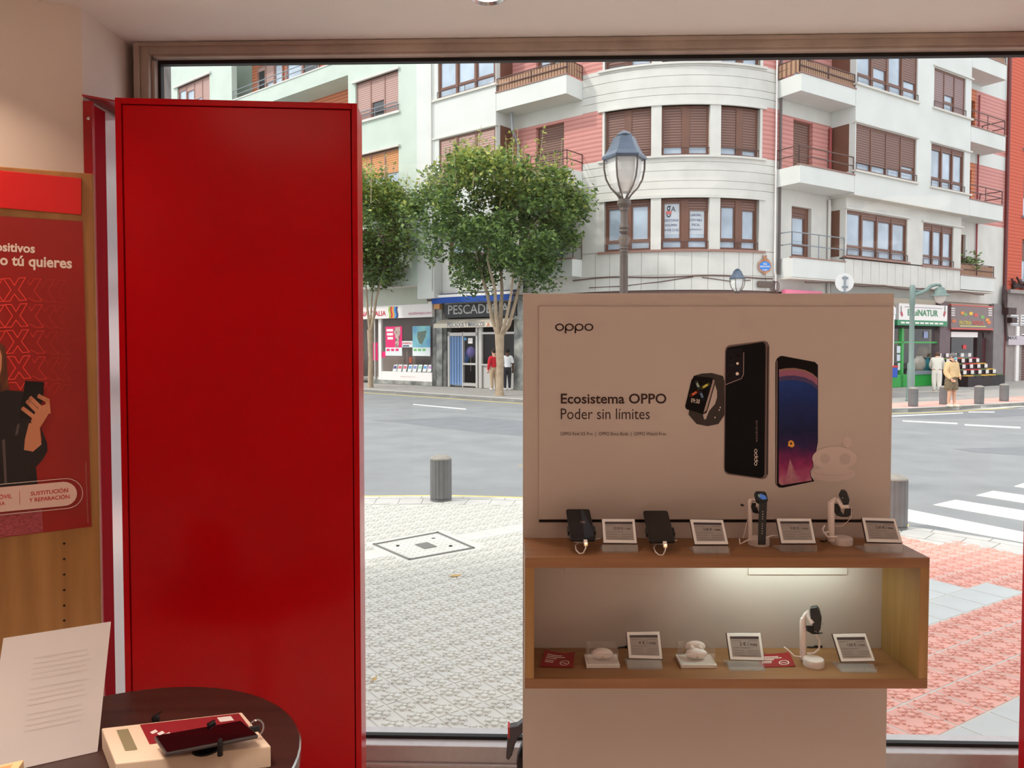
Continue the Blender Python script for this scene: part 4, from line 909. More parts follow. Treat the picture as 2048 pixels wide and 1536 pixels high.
# far pavement
FKp=[(-40,60),(-25,47.5),(-12,36.2),(-5.69,30.18),(-2.5,27.2),(0.37,24.55),(2.5,22.8),(4.5,21.6),(6.5,20.95),(8.5,20.7),(10.47,20.95),(12.5,21.75),(15.66,23.4),(22,26.8),(40,37)]
fk=resample(FKp,1.0); fi=offset(fk,-0.18)
FZs=0.07
m_fpav=mat('far_paving',(172,168,162),0.85,var=0.10,scale=4)
poly=[(p.x,p.y) for p in fk]+[(60,60),(40,80),(-40,80)]
mb=MB(); mb.hexa([(x,y,-.3) for x,y in poly],[(x,y,FZs-.01) for x,y in poly]); fp=mb.build('pavement_far',m_fpav); struct(fp,'pavement along the shops across the street','pavement')
for i in range(len(fk)-1):
    a,b,c,d=fk[i],fk[i+1],fi[i+1],fi[i]; t=(b-a).normalized()*.008
    if a.x<-20 or a.x>30: continue
    MB().hexa([(p.x,p.y,-.1) for p in (a+t,b-t,c-t,d+t)],[(p.x,p.y,FZs) for p in (a+t,b-t,c-t,d+t)]).build('kerb_stone',m_kerb,fp)
pk=offset(fk,-0.2); pk2=offset(fk,-1.5); mb=MB()
for i in range(len(fk)-1):
    if fk[i].x<6: continue
    mb.hexa([(p.x,p.y,0) for p in (pk[i],pk[i+1],pk2[i+1],pk2[i])],[(p.x,p.y,FZs+.003) for p in (pk[i],pk[i+1],pk2[i+1],pk2[i])])
mb.build('red_paving_band',m_rtile,fp)
yf=thing('far_kerb_line',(0,24,RZ),'yellow painted line along the far kerb','road marking'); yo=offset(fk,0.25); yi=offset(fk,0.38)
for i in range(len(fk)-1):
    if -14<fk[i].x<18:
        q=[yo[i],yo[i+1],yi[i+1],yi[i]]; MB().hexa([(p.x,p.y,RZ-.002) for p in q],[(p.x,p.y,RZ+.004) for p in q]).build('line',m_yel,yf)

# ================================================================ buildings
m_fac=mat('white_render',(210,212,207),0.8,var=0.05,scale=0.8)
m_clad=mat('white_cladding',(207,205,198),0.75,var=0.07,scale=1.3)
m_green=mat('pale_green_render',(192,204,192),0.85,var=0.05,scale=0.9)
m_brick=stripes('red_brick',(204,142,134),(184,122,114),0.16,'Z',0.8,0.3)
m_obrick=stripes('orange_brick',(206,128,92),(176,100,70),0.16,'Z',0.8,0.3)
m_orange=stripes('orange_brick_front',(204,92,66),(182,78,56),0.16,'Z',0.8,0.3)
m_bw=mat('brown_window_wood',(112,74,58),0.5,var=0.1,scale=3)
m_bw2=mat('light_brown_frame',(150,112,100),0.5)
m_blind=stripes('brown_blind',(132,98,86),(92,64,56),0.09,'Z',0.6,0.4)
m_blind2=stripes('rose_blind',(186,152,142),(158,122,112),0.09,'Z',0.6,0.4)
m_blind3=stripes('orange_blind',(214,150,96),(180,116,70),0.09,'Z',0.6,0.4)
m_pane=mat('curtain_sky_glass',(168,182,196),0.06,var=0.25,scale=0.9,spec=0.7)  # base colour blends pale curtains with the sky's reflection
m_paned=mat('dark_glass',(58,60,62),0.05,var=0.3,scale=1.2,spec=0.7)
m_rail=mat('iron_rail',(96,70,64),0.5)
m_railg=mat('grey_rail',(130,138,146),0.4)
m_reed=stripes('reed_screen',(172,138,112),(120,88,70),0.10,'X',0.9,0.4)
m_soff=mat('soffit',(206,202,192),0.85)
def whole(name,parent,m,s0,s1,z0,z1,w0,w1,holes=(),seg=0.5):
    ss=sorted(set([s0,s1]+[min(max(h[k],s0),s1) for h in holes for k in (0,1)])); zs=sorted(set([z0,z1]+[min(max(h[k],z0),z1) for h in holes for k in (2,3)]))
    mb=MB(F)
    for a,b in zip(ss[:-1],ss[1:]):
        run=None
        for c,d in zip(zs[:-1],zs[1:]):
            ms,mz=(a+b)/2,(c+d)/2
            if any(h[0]<ms<h[1] and h[2]<mz<h[3] for h in holes): continue
            nx=max(1,int((b-a)/seg)) if (b>0 and a<ALEN) else 1
            mb.box(a,b,w0,w1,c,d,nx)
    return mb.build(name,m,parent)
def window(parent,s0,s1,z0,z1,w,cols,fm=None,pm=None,bm=None,tr=0.34,fw=0.07,mull=0.12,rail=True,name='window'):
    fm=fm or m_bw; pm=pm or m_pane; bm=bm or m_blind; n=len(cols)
    nx=4 if (s1>0 and s0<ALEN) else 1
    mb=MB(F); mb.box(s0,s1,w,w+.1,z0,z0+fw,nx); mb.box(s0,s1,w,w+.1,z1-fw,z1,nx); mb.box(s0,s0+fw,w,w+.1,z0+fw,z1-fw); mb.box(s1-fw,s1,w,w+.1,z0+fw,z1-fw)
    cw=(s1-s0-2*fw-mull*(n-1))/n; spans=[]
    for i in range(n):
        a=s0+fw+i*(cw+mull); spans.append((a,a+cw))
        if i<n-1: mb.box(a+cw,a+cw+mull,w-.01,w+.1,z0+fw,z1-fw)
    if tr:
        for a,b in spans: mb.box(a,b,w+.02,w+.1,z0+tr,z0+tr+.09,nx)
    for a,b in spans: # sash
        mb.box(a,a+.05,w+.025,w+.1,z0+(tr or fw)+.05,z1-fw); mb.box(b-.05,b,w+.025,w+.1,z0+(tr or fw)+.05,z1-fw)
    win_=mb.build(name,fm,parent)
    for (a,b),c in zip(spans,cols):
        bl,pmat=(c if isinstance(c,tuple) else (c,None)); zb=z1-fw-(z1-z0-2*fw)*bl
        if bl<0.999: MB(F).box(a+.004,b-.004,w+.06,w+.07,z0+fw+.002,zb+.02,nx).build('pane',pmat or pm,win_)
        if bl>0: MB(F).box(a+.003,b-.003,w+.012,w+.05,zb,z1-fw-.002,nx).build('roller_blind',bm,win_)
    if rail:
        mb=MB(F); k=8 if nx>1 else 1
        mb.tube([(s0+(s1-s0)*i/k,w-.08,z0+.26) for i in range(k+1)],0.016,6)
        for i in (0,.5,1): mb.tube([(s0+(s1-s0)*i,w-.08,z0+.02),(s0+(s1-s0)*i,w-.08,z0+.26)],0.014,6)
        mb.build('guard_rail',m_rail,win_)
    return win_
def railing(parent,pts,z0,z1,m=None,step=1.1,nr=2,name='railing'):
    m=m or m_rail; mb=MB(F)
    for k in range(nr): z=z1-(z1-z0)*0.5*k; mb.tube([(s,w,z) for s,w in pts],0.022,6)
    for (a,b) in zip(pts[:-1],pts[1:]):
        L=math.hypot(b[0]-a[0],b[1]-a[1]); n=max(1,int(L/step))
        for i in range(n+1): t=i/n; mb.tube([(a[0]+(b[0]-a[0])*t,a[1]+(b[1]-a[1])*t,z0),(a[0]+(b[0]-a[0])*t,a[1]+(b[1]-a[1])*t,z1)],0.018,6)
    return mb.build(name,m,parent)
def ledge(parent,s0,s1,w0,w1,z0,z1,m=None): return MB(F).box(s0,s1,w0,w1,z0,z1,12 if (s1>0 and s0<ALEN) else 1).build('ledge',m or m_clad,parent)

cb_=thing('corner_building',F(3.6,0.3,FZs),'white curved corner apartment building with red brick and brown windows','building')
TOP=17.0
whole('core_wall',cb_,m_fac,-7.6,23.7,3.62,TOP,0.36,0.9)
# ---- curved corner
Z1s,Z1l,Z2s,Z2l,Z3s,Z3l=5.10,6.84,8.30,9.98,11.44,13.15
cs0,cs1=-0.12,7.26
WIN=[(0.78,2.45),(2.80,4.44),(4.82,6.36)]
n=13
for i in range(n):
    a=cs0+(cs1-cs0)*i/n; b=cs0+(cs1-cs0)*(i+1)/n-.02
    MB(F).box(a,b,0,.3,4.22,Z1s-.06,2).build('cladding_panel',m_clad,cb_)
    MB(F).box(a,b,0,.3,3.70,4.20,2).build('cladding_panel',m_clad,cb_)
for z0,z1 in ((6.93,7.145),(7.165,7.41),(7.43,7.76),(7.78,8.05),(8.07,8.28),(10.07,10.33),(10.35,10.59),(10.61,10.97),(10.99,11.27),(11.29,11.43),(13.2,13.5),(13.52,13.8),(13.82,14.2),(14.22,14.7)):
    MB(F).box(cs0,cs1,0,.3,z0,z1,20).build('cladding_course',m_clad,cb_)
whole('joint_backing',cb_,m_soff,cs0,cs1,3.7,15,0.02,.32,[(0.78,6.36,Z1s-.04,Z1l),(0.78,6.36,Z2s,Z2l),(0.78,6.36,Z3s,Z3l)])
for zs_,zl_,f in ((Z1s,Z1l,1),(Z2s,Z2l,2),(Z3s,Z3l,3)):
    ledge(cb_,0.55,6.6,-.07,.2,zl_,zl_+.07); ledge(cb_,0.55,6.6,-.08,.2,zs_-.09,zs_-.02,m_bw2 if f==1 else m_clad)
    for a,b in ((0.70,0.78),(2.45,2.80),(4.44,4.82),(6.36,6.46)): MB(F).box(a,b,-.02 if b-a>.2 else 0.0,.3,zs_-.02,zl_,2).build('window_pier',m_clad,cb_)
    for a,b in ((cs0,0.70),(6.46,cs1)): MB(F).box(a,b,.005,.3,zs_-.02,zl_+.1,4).build('brick_strip' if f>1 else 'cladding_panel',m_brick if f>1 else m_clad,cb_)
for f,(zs_,zl_) in enumerate(((Z1s,Z1l),(Z2s,Z2l),(Z3s,Z3l))):
    for k,(a,b) in enumerate(WIN):
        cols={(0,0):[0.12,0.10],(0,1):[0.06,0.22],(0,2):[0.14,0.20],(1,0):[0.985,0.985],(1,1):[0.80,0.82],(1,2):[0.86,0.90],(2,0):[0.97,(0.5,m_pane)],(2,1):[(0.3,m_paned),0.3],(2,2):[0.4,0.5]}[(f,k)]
        wv=window(cb_,a,b,zs_,zl_,0.14,cols,mull=0.26,tr=0.30)
        if (f,k)==(0,1): gest=wv
# ---- left wing (s<0)
whole('brick_wall',cb_,m_brick,-3.4,cs0,8.0,10.05,0,.3,[(-2.22,-.93,8.0,9.95)]); whole('brick_wall',cb_,m_brick,-3.4,cs0,11.1,13.3,0,.3,[(-2.22,-.93,11.1,13.1)])
whole('render_band',cb_,m_clad,-6.6,cs0,10.05,11.1,.005,.3); whole('render_band',cb_,m_clad,-6.6,cs0,6.9,8.0,.005,.3); whole('render_band',cb_,m_fac,-7.6,cs0,13.3,TOP,.005,.3)
whole('clad_wall',cb_,m_clad,-6.6,cs0,3.7,6.9,0.0,.3,[(-2.1,-.94,4.95,6.8)])
window(cb_,-2.22,-.93,8.0,9.95,.14,[0.99],tr=None,rail=False,name='balcony_door'); window(cb_,-2.22,-.93,11.1,13.1,.14,[0.1,0.2],tr=None,rail=False,name='balcony_door')
window(cb_,-2.1,-.94,4.95,6.8,.14,[(0.1,m_paned),0.1],tr=None,rail=False,name='balcony_door')
# bay
whole('bay_wall',cb_,m_fac,-6.62,-3.35,6.6,TOP,-1.0,-.75,[(-6.35,-3.37,8.35,10.0),(-6.40,-3.37,11.6,13.1)])
whole('bay_side',cb_,m_fac,-3.40,-3.35,10.1,11.5,-.75,0); whole('bay_side',cb_,m_bw,-3.40,-3.36,8.2,10.1,-.75,0); whole('bay_side',cb_,m_bw,-3.40,-3.36,11.5,13.2,-.75,0); whole('bay_side',cb_,m_fac,-3.4,-3.35,6.6,8.2,-.75,0)
whole('bay_soffit',cb_,m_soff,-6.62,-3.35,6.55,6.6,-1.0,0)
window(cb_,-6.35,-3.40,8.35,10.0,-.95,[0.95,0.9,0.95],bm=m_blind2); window(cb_,-6.40,-3.40,11.6,13.1,-.95,[0.0,0.0,0.0],mull=.1)
ledge(cb_,-6.68,-3.3,-1.06,-.9,10.02,10.08,m_clad); ledge(cb_,-6.68,-3.3,-1.08,-.9,11.52,11.6,m_soff)
whole('lower_bay',cb_,m_clad,-6.62,-2.6,3.78,6.6,-.55,-.3,[(-6.2,-3.4,5.0,6.4)]); whole('lower_bay_soffit',cb_,m_soff,-7.6,-2.6,3.70,3.78,-.55,0.3); window(cb_,-6.2,-3.4,5.0,6.4,-.5,[.2,.2,.2])
whole('pilaster',cb_,m_fac,-7.6,-6.63,3.7,TOP,-1.02,.3); MB(F).tube([(-6.72,-1.06,4),(-6.72,-1.06,TOP)],.03,6).build('rain_pipe',m_clad,cb_)
def balcony(s0,s1,w,z0,z1,zr,reed,side='R',f=1,railm=None):
    b=MB(F).box(s0,s1,w,-.001 if f else 0,z0,z1).build('balcony',m_fac,cb_,bevel=.01)
    ledge_=MB(F).box(s0-.03,s1+.03,w-.03,w+.12,z1,z1+.04).build('coping',m_bw2,b)
    pts=[(s0,-.02),(s0,w+.05),(s1,w+.05)] if side=='L' else [(s0,w+.05),(s1,w+.05),(s1,-.02)]
    if zr: railing(b,pts,z1+.04,zr,railm)
    if reed:
        mb=MB(F); mb.box(s0+.02,s1-.02,w+.075,w+.09,z1+.05,zr-.03)
        e=s1 if side=='R' else s0; mb.box(e-.012,e+.012,w+.1,-.05,z1+.05,zr-.03); mb.build('reed_screen',m_reed,b)
    return b
balcony(-3.34,-.12,-1.0,10.56,11.22,11.75,True,'R'); balcony(-3.34,-.12,-1.0,7.42,8.02,8.62,False,'R'); balcony(-2.55,-.12,-.62,4.25,4.86,5.7,False,'R')
balcony(-3.34,-.12,-1.0,13.8,14.4,14.9,False,'R')
MB(F).tube([(-3.0,-.5,10.55),(-3.0,-.45,9.9),(-3.0,-.1,9.4),(-3.0,-.06,7)],.06,8).build('rain_pipe',mat('zinc',(150,154,158),0.4,metal=.5),cb_)
# ---- right wing (s>ALEN)
whole('brick_wall',cb_,m_brick,cs1,10.3,7.9,9.95,0,.3,[(8.06,9.17,7.97,9.88)]); whole('brick_wall',cb_,m_brick,cs1,10.3,11.05,13.3,0,.3,[(8.06,9.17,11.05,13.05)])
whole('render_band',cb_,m_clad,cs1,10.3,9.95,11.05,.005,.3); whole('render_band',cb_,m_clad,cs1,10.3,6.9,7.9,.005,.3); whole('render_band',cb_,m_fac,cs1,10.3,13.3,TOP,.005,.3)
whole('clad_wall',cb_,m_clad,cs1,10.4,3.7,6.9,0,.3,[(8.02,9.16,4.9,6.8)])
window(cb_,8.06,9.17,7.97,9.88,.14,[0.99],tr=None,rail=False,name='balcony_door'); window(cb_,8.06,9.17,11.05,13.05,.14,[.3,.3],tr=None,rail=False,name='balcony_door'); window(cb_,8.02,9.16,4.9,6.8,.14,[.12],tr=.5,fw=.2,rail=False,name='balcony_door')
hol=[(10.30,14.30,11.28,13.05),(15.5,17.95,11.28,12.87),(10.30,14.30,8.18,9.85),(15.38,17.95,8.14,9.86)]
whole('bay_wall',cb_,m_fac,10.25,18.42,7.30,TOP,-1.0,-.75,hol); whole('bay_soffit',cb_,m_soff,10.25,18.42,7.26,7.30,-1.0,0)
for z0,z1,m in ((7.3,8.15,m_fac),(8.15,9.88,m_bw),(9.88,11.25,m_fac),(11.25,13.1,m_bw),(13.1,TOP,m_fac)): whole('bay_side',cb_,m,10.25,10.29,z0,z1,-.75,0)
for z0,z1,m in ((7.3,8.15,m_fac),(8.15,9.88,m_obrick),(9.88,11.25,m_fac),(11.25,13.1,m_obrick),(13.1,TOP,m_fac)): whole('bay_side',cb_,m,18.38,18.42,z0,z1,-.75,0)
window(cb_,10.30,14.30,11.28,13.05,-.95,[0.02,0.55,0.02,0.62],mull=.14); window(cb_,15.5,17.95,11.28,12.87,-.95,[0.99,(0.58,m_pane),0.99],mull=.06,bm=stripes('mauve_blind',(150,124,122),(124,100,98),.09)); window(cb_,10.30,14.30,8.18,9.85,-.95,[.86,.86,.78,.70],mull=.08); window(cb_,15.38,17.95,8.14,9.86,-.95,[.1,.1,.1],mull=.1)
for a,b,z in ((10.2,14.4,11.22),(15.4,18.5,11.22),(10.2,14.4,8.1),(15.3,18.5,8.08)): ledge(cb_,a,b,-1.08,-.9,z,z+.07,m_soff)
for a,b,z in ((10.2,14.4,9.87),(15.3,18.5,9.88),(15.4,18.5,12.9)): ledge(cb_,a,b,-1.07,-.9,z,z+.06,m_clad)
hol=[(10.42,14.46,5.10,6.80),(15.62,17.98,5.07,6.78)]
whole('lower_bay',cb_,m_clad,10.36,18.62,5.05,7.27,-.6,-.35,hol); whole('lower_bay_side',cb_,m_bw,10.36,10.40,5.1,6.82,-.35,0); whole('lower_bay_side',cb_,m_clad,10.36,10.40,6.82,7.27,-.35,0); whole('lower_bay_side',cb_,m_clad,10.36,10.40,4.17,5.1,-.35,0); whole('lower_bay_side',cb_,m_clad,10.30,10.40,3.7,7.0,0,.3); whole('lower_bay_side',cb_,m_clad,18.58,18.62,4.2,7.27,-.35,0); whole('lower_bay_soffit',cb_,m_soff,cs1,21.6,4.12,4.17,-.6,.3)
window(cb_,10.42,14.46,5.10,6.80,-.55,[.03,.12,.12,.12],mull=.1); window(cb_,15.62,17.98,5.07,6.78,-.55,[.14,.14,.14],mull=.1)
ledge(cb_,10.3,14.6,-.67,-.5,6.83,6.89); ledge(cb_,15.5,18.7,-.67,-.5,6.80,6.86); ledge(cb_,10.3,14.6,-.68,-.5,5.04,5.10,m_bw2); ledge(cb_,15.5,18.7,-.68,-.5,5.0,5.06,m_bw2)
k=10.36
while k<18.55:
    MB(F).box(k,min(k+.53,18.62),-.6,-.35,4.17,5.0).build('cladding_panel',m_clad,cb_); k+=.55
balcony(7.15,10.24,-1.0,10.45,11.05,11.58,True,'L'); balcony(7.15,10.24,-1.0,7.35,7.96,8.62,False,'L'); balcony(7.32,10.35,-.6,4.18,4.86,5.75,False,'L',railm=m_railg); balcony(7.15,10.24,-1.0,13.6,14.2,14.8,False,'L')
# right recess
whole('brick_wall',cb_,m_brick,20.9,23.7,7.3,9.95,0,.3); whole('brick_wall',cb_,m_brick,20.9,23.7,10.6,13.2,0,.3); whole('render_band',cb_,m_fac,18.4,23.7,9.95,10.6,.004,.3); whole('render_band',cb_,m_fac,18.4,23.7,13.2,TOP,.004,.3); whole('clad_wall',cb_,m_clad,18.4,23.7,3.7,7.3,0,.3,[(19.1,20.2,4.7,6.7)])
whole('recess_wall',cb_,m_obrick,18.4,20.9,7.3,9.95,0.004,.3,[(19.7,20.6,8.0,9.6)]); whole('recess_wall',cb_,m_obrick,18.4,20.9,10.6,13.2,0.004,.3,[(19.9,20.8,11.0,12.7)])
window(cb_,19.7,20.6,8.0,9.6,.1,[.1],tr=None,rail=False,name='balcony_door'); window(cb_,19.9,20.8,11.0,12.7,.1,[.4],tr=None,rail=False,name='balcony_door'); window(cb_,19.1,20.2,4.7,6.7,.1,[(.1,m_paned)],tr=None,rail=False,name='balcony_door')
balcony(18.44,21.45,-1.0,10.36,11.0,11.7,False,'R'); balcony(18.44,21.35,-1.0,7.27,7.95,8.6,False,'R'); balcony(18.44,21.4,-1.0,13.45,14.1,14.75,True,'R'); balcony(18.64,21.6,-.6,4.2,4.80,5.32,True,'R')
pl=thing('balcony_plant',F(20.3,-.3,4.82),'leafy green potted plant on the low right balcony','plant')
mb=MB(); c=Vector(F(19.9,-.35,5.45))
random.seed(3)
for i in range(160):
    d=Vector((random.gauss(0,1),random.gauss(0,1),random.gauss(0,.8))).normalized()*random.uniform(.1,.55); p=c+d; t=Vector((random.gauss(0,1),random.gauss(0,1),random.gauss(0,.6))).normalized()*.12; s=t.orthogonal().normalized()*.05
    mb.face([p-t,p+s,p+t,p-s])
mb.build('leaves',mat('plant_green',(96,122,62),0.6,var=.3,scale=4),pl); q=F(19.9,-.35,4.83); MB().lathe([(.14,0),(.19,.3),(.17,.3)],q,14).build('pot',mat('terracotta',(150,92,70),.7),pl); MB().tube([(q[0],q[1],q[2]+.25),tuple(c)],.02,6).build('stem',m_bw,pl)
# rain pipes and cables
MB(F).tube([(7.24,-.09,4.3),(7.24,-.09,TOP)],.05,8).build('rain_pipe',mat('dark_pipe',(96,86,84),.5),cb_); MB(F).tube([(7.08,-.08,3.75),(7.08,-.08,4.25),(7.03,-.08,4.4),(7.03,-.08,TOP)],.03,8).build('rain_pipe',m_white,cb_)
MB(F).tube([(10.12,-.08,3.7),(10.12,-.08,7.2)],.06,8).build('rain_pipe',m_clad,cb_); MB(F).tube([(10.12,-.08,8),(10.12,-.08,9.85)],.06,8).build('rain_pipe',mat('red_pipe',(150,66,64),.5),cb_)
MB(F).tube([(21.05,-.06,4.3),(21.05,-.06,13)],.035,6).build('rain_pipe',mat('red_pipe',(150,66,64),.5),cb_); MB(F).tube([(23.72,-.1,.2),(23.72,-.1,TOP)],.07,8).build('rain_pipe',mat('maroon_pipe',(112,52,52),.5),cb_)
def wire(pts,r=.02,m=None): MB(F).tube(pts,r,5).build('wall_cable',m or m_rail,cb_)
wire([(s,-.03,4.16+.03*math.sin(s*1.7)) for s in [i*.5 for i in range(-1,15)]],.022)
wire([(0.2,-.03,3.85),(1.5,-.03,3.86),(2.8,-.03,3.98),(3.9,-.03,4.14)],.016); wire([(4.2,-.03,4.12),(5.2,-.03,4.0),(6.0,-.03,4.05)],.014)
wire([(s,-.62,4.06+.04*math.sin(s*2.1)) for s in [8+i*.7 for i in range(19)]],.035)
wire([(s,-.56,3.66+.03*math.sin(s*1.3)) for s in [-7.5+i*.5 for i in range(14)]],.03)
for s,z in ((6.55,3.92),(-9.3,3.95)): MB(F).box(s-.28,s+.28,-.16,-.03,z-.11,z+.11).build('junction_box',mat('box_brown',(96,80,72),.6),cb_,bevel=.02)
mb=MB(F)
for k in range(4): mb.tube([(7.0+.12*math.cos(a)+.04*k,-.05-.02*k,3.85+.2*math.sin(a)) for a in [j*math.pi/6 for j in range(13)]],.014,5)
mb.build('cable_coil',m_rail,cb_)
# office lettering in the corner window
def wtext(body,s0,s1,z0,z1,w,m,parent,bold=0.0): return text_fit('lettering',body,lambda u,v: Vector(F(s0+(s1-s0)*u,w,z0+(z1-z0)*v)),m,parent,bold)
m_navy=mat('navy_vinyl',(62,66,110),.5); m_dkv=mat('dark_vinyl',(52,50,54),.5)
sp=[2.80+.07,3.55]; wv_=.185; zz=lambda y: Zf(1371,y,wv_)
wtext('g',S(1333.2,wv_,430),S(1341.5,wv_,430),zz(434),zz(411),wv_,m_dkv,gest); wtext('A',S(1342,wv_,430),S(1351,wv_,430),zz(422.5),zz(412.5),wv_,m_dkv,gest)
wtext('GESTORÍA',S(1327,wv_,440),S(1357,wv_,440),zz(442.5),zz(437),wv_,m_navy,gest); wtext('AGUIRRE',S(1330,wv_,450),S(1354,wv_,450),zz(452),zz(447.5),wv_,m_navy,gest); wtext('94 476 23 02',S(1327,wv_,460),S(1357,wv_,460),zz(462),zz(457),wv_,m_navy,gest)
MB(F).box(S(1332,wv_,424),S(1343,wv_,424),wv_-.004,wv_-.002,zz(427.5),zz(422)).build('red_swash',mat('vinyl_red',(206,108,100),.5),gest)
for t_,a,b,y in (('LABORAL',1381,1403,430),('CONTABLE',1379.5,1404,440),('FISCAL',1384,1400,449.5),('JURÍDICO',1379.5,1403,459)): wtext(t_,S(a,wv_,y),S(b,wv_,y),zz(y+2.4),zz(y-2.4),wv_,m_navy,gest)
for a,b,y0,y1 in ((1324.5,1359,469,404),(1377,1409,469,415)): MB(F).box(S(a,.2,y0),S(b,.2,y0),.193,.199,zz(y0),zz(y1),2).build('window_film',mat('pale_film',(188,194,200),.3),gest)
# street name plaque
pq=thing('street_plaque',F(6.85,-.03,4.6),'blue oval street name plaque in an ornate brown frame','street sign')
s_c,z_c=fs(1530,531,-.03)
def pm_(x,y,w=-.05): s_,z_=fs(x,y,w); return F(s_,w,z_)
OUT=[(1518,541),(1516.5,532),(1517.5,525),(1523,520),(1526,517),(1527,510.5),(1529,513),(1531,511),(1533.5,510.5),(1534,517),(1538,520),(1542,526),(1543,534),(1541,541.5),(1535,545),(1530,550),(1524.5,545)]
MB().hexa([pm_(x,y,-.06) for x,y in OUT],[pm_(x,y,0.0) for x,y in OUT]).build('plaque_frame',mat('plaque_brown',(176,124,92),.6,var=.3,scale=6),pq)
MB().face([pm_(x,y,-.066) for x,y in ringpts(1530,532.5,11,9.8,20)]).build('plaque_oval',mat('plaque_blue',(40,128,214),.35),pq)
for t_,x0,x1,y0,y1 in (('VDA',1526,1534,530,525.8),('BIRJINALANDA',1520,1540,535.5,531.3),('PLAZA',1525,1535,541,538.2)):
    text_fit('lettering',t_,lambda u,v:Vector(pm_(x0+(x1-x0)*u,y0+(y1-y0)*v,-.07)),m_white,pq,0.02)
# ---- pale green neighbour on the left
gb=thing('green_building',F(-15,-1,FZs),'pale green rendered apartment building left of the white corner building','building')
GW=-1.0; 
whole('front_wall',gb,m_green,-12.0,-7.62,4.3,19,GW,GW+.3,[(-11.5,-8.72,11.6,13.3),(-11.5,-8.72,8.3,10.1),(-11.5,-8.72,5.0,6.8),(-11.5,-8.72,15,16.6)])
for z0,z1,bm,cols in ((11.6,13.3,m_blind2,[.99,(.60,m_paned),.99]),(8.3,10.1,m_blind3,[.55,.6,.55]),(5.0,6.8,m_blind2,[.7,.7,.7]),(15,16.6,m_blind2,[.5,.9,.5])):
    window(gb,-11.5,-8.72,z0,z1,GW+.08,cols,fm=m_bw2,bm=bm,tr=None,mull=.08); ledge(gb,-11.65,-8.6,GW-.12,GW+.1,z1,z1+.09,m_clad); ledge(gb,-11.65,-8.6,GW-.1,GW+.1,z0-.1,z0,m_clad)
    railing(gb,[(-11.5,GW-.1),(-8.7,GW-.1)],z0,z0+.35,m_railg)
whole('recess_wall',gb,m_obrick,-21.5,-12.0,4.3,19,.2,.5); whole('recess_cheek',gb,m_green,-12.05,-12.0,4.3,19,GW+.3,.2)
for z in (7.3,10.55,13.8,17.05):
    b=MB(F).box(-21.5,-12.0,GW,.2,z,z+.72).build('balcony',m_green,gb); MB(F).box(-21.52,-11.98,GW-.04,GW+.1,z+.72,z+.78).build('coping',m_clad,b); railing(b,[(-21.5,GW+.05),(-12.05,GW+.05)],z+.78,z+1.25,m_railg,step=2.3)
    window(gb,-20.9,-18.6,z+.8,z+2.6,.12,[(.1,m_paned),.55,.1],fm=m_bw2,bm=m_blind2,tr=None,rail=False); window(gb,-18.3,-15.6,z+.7,z+2.6,.12,[.05,(.05,m_paned)],fm=m_bw2,tr=None,rail=False,name='balcony_door')
whole('front_wall',gb,m_green,-34,-21.5,4.3,19,GW,GW+.3,[(-27.2,-23.7,14.6,16.4),(-27.2,-23.7,11.4,13.2)])
for z0 in (14.6,11.4): window(gb,-27.2,-23.7,z0,z0+1.8,GW+.08,[.1,.2,.55,.9],fm=m_bw2,bm=m_blind2,tr=None,mull=.08); ledge(gb,-27.5,-23.5,GW-.12,GW+.1,z0+1.8,z0+1.9,m_clad)
whole('body',gb,m_green,-34,-7.62,3.7,19,.55,1.0)
k=-13.5
while k<-7.7: MB(F).box(k,k+.95,GW+.35,GW+.6,4.28,5.4).build('cladding_panel',m_clad,gb); k+=.97
whole('overhang_band',gb,m_clad,-34,-7.62,4.27,4.32,GW,.5); whole('fascia_wall',gb,mat('grey_green_fascia',(186,190,176),.8,var=.05,scale=2),-34,-7.8,3.55,4.27,-.25,.5)
whole('ground_wall',gb,mat('grey_green_fascia',(186,190,176),.8,var=.05,scale=2),-34,-13.6,0.0,3.56,-.1,.4,[(-17.5,-14.5,.1,2.8),(-22,-18.5,.1,2.8),(-27,-23.5,.1,2.8)])
for a_,b_ in ((-17.5,-14.5),(-22,-18.5),(-27,-23.5)): window(gb,a_,b_,.1,2.8,.05,[.12,.12],fm=m_bw2,pm=m_paned,tr=None,rail=False,name='shop_window')
# ---- orange building at the far right
ob=thing('orange_building',F(27,0,FZs),'orange red brick building at the right edge beyond the rain pipe','building')
whole('front_wall',ob,m_orange,23.8,36,4.3,17,-.1,.3,[(25.3,27.4,z,z+1.95) for z in (4.95,8.0,11.2,14.3)])
for z in (4.95,8.0,11.2,14.3):
    window(ob,25.3,27.4,z,z+1.95,.12,[.5,.1],fm=m_bw2,tr=None,rail=False); ledge(ob,25.15,27.6,-.2,.1,z-.1,z,m_railg); whole('reveal',ob,mat('sage_reveal',(150,164,146),.7),27.2,27.4,z,z+1.95,-.1,.12)
whole('ground_wall',ob,mat('grey_shopfront',(150,140,136),.7,var=.1,scale=3),23.8,36,0,4.3,-.05,.4,[(25.6,27.6,0,2.35)]); ledge(ob,23.8,36,-.3,0,4.25,4.42,mat('grey_shopfront',(150,140,136),.7))
whole('roller_shutter',ob,stripes('brown_shutter',(120,86,80),(92,64,60),.12),25.6,27.6,.0,2.3,.1,.14); whole('door_post',ob,m_white,24.9,25.2,0.07,2.7,-.12,0.0)
z0=Zf(2030,690); z1=Zf(2030,672); sg=MB(F).box(S(2014),29,-.16,-.06,z0,z1).build('shop_sign',mat('lilac_sign',(196,184,190),.5),ob); wtext('MAX',S(2013),S(2031),Zf(2022,679),Zf(2022,672.5),-.165,m_dkv,sg,.01)
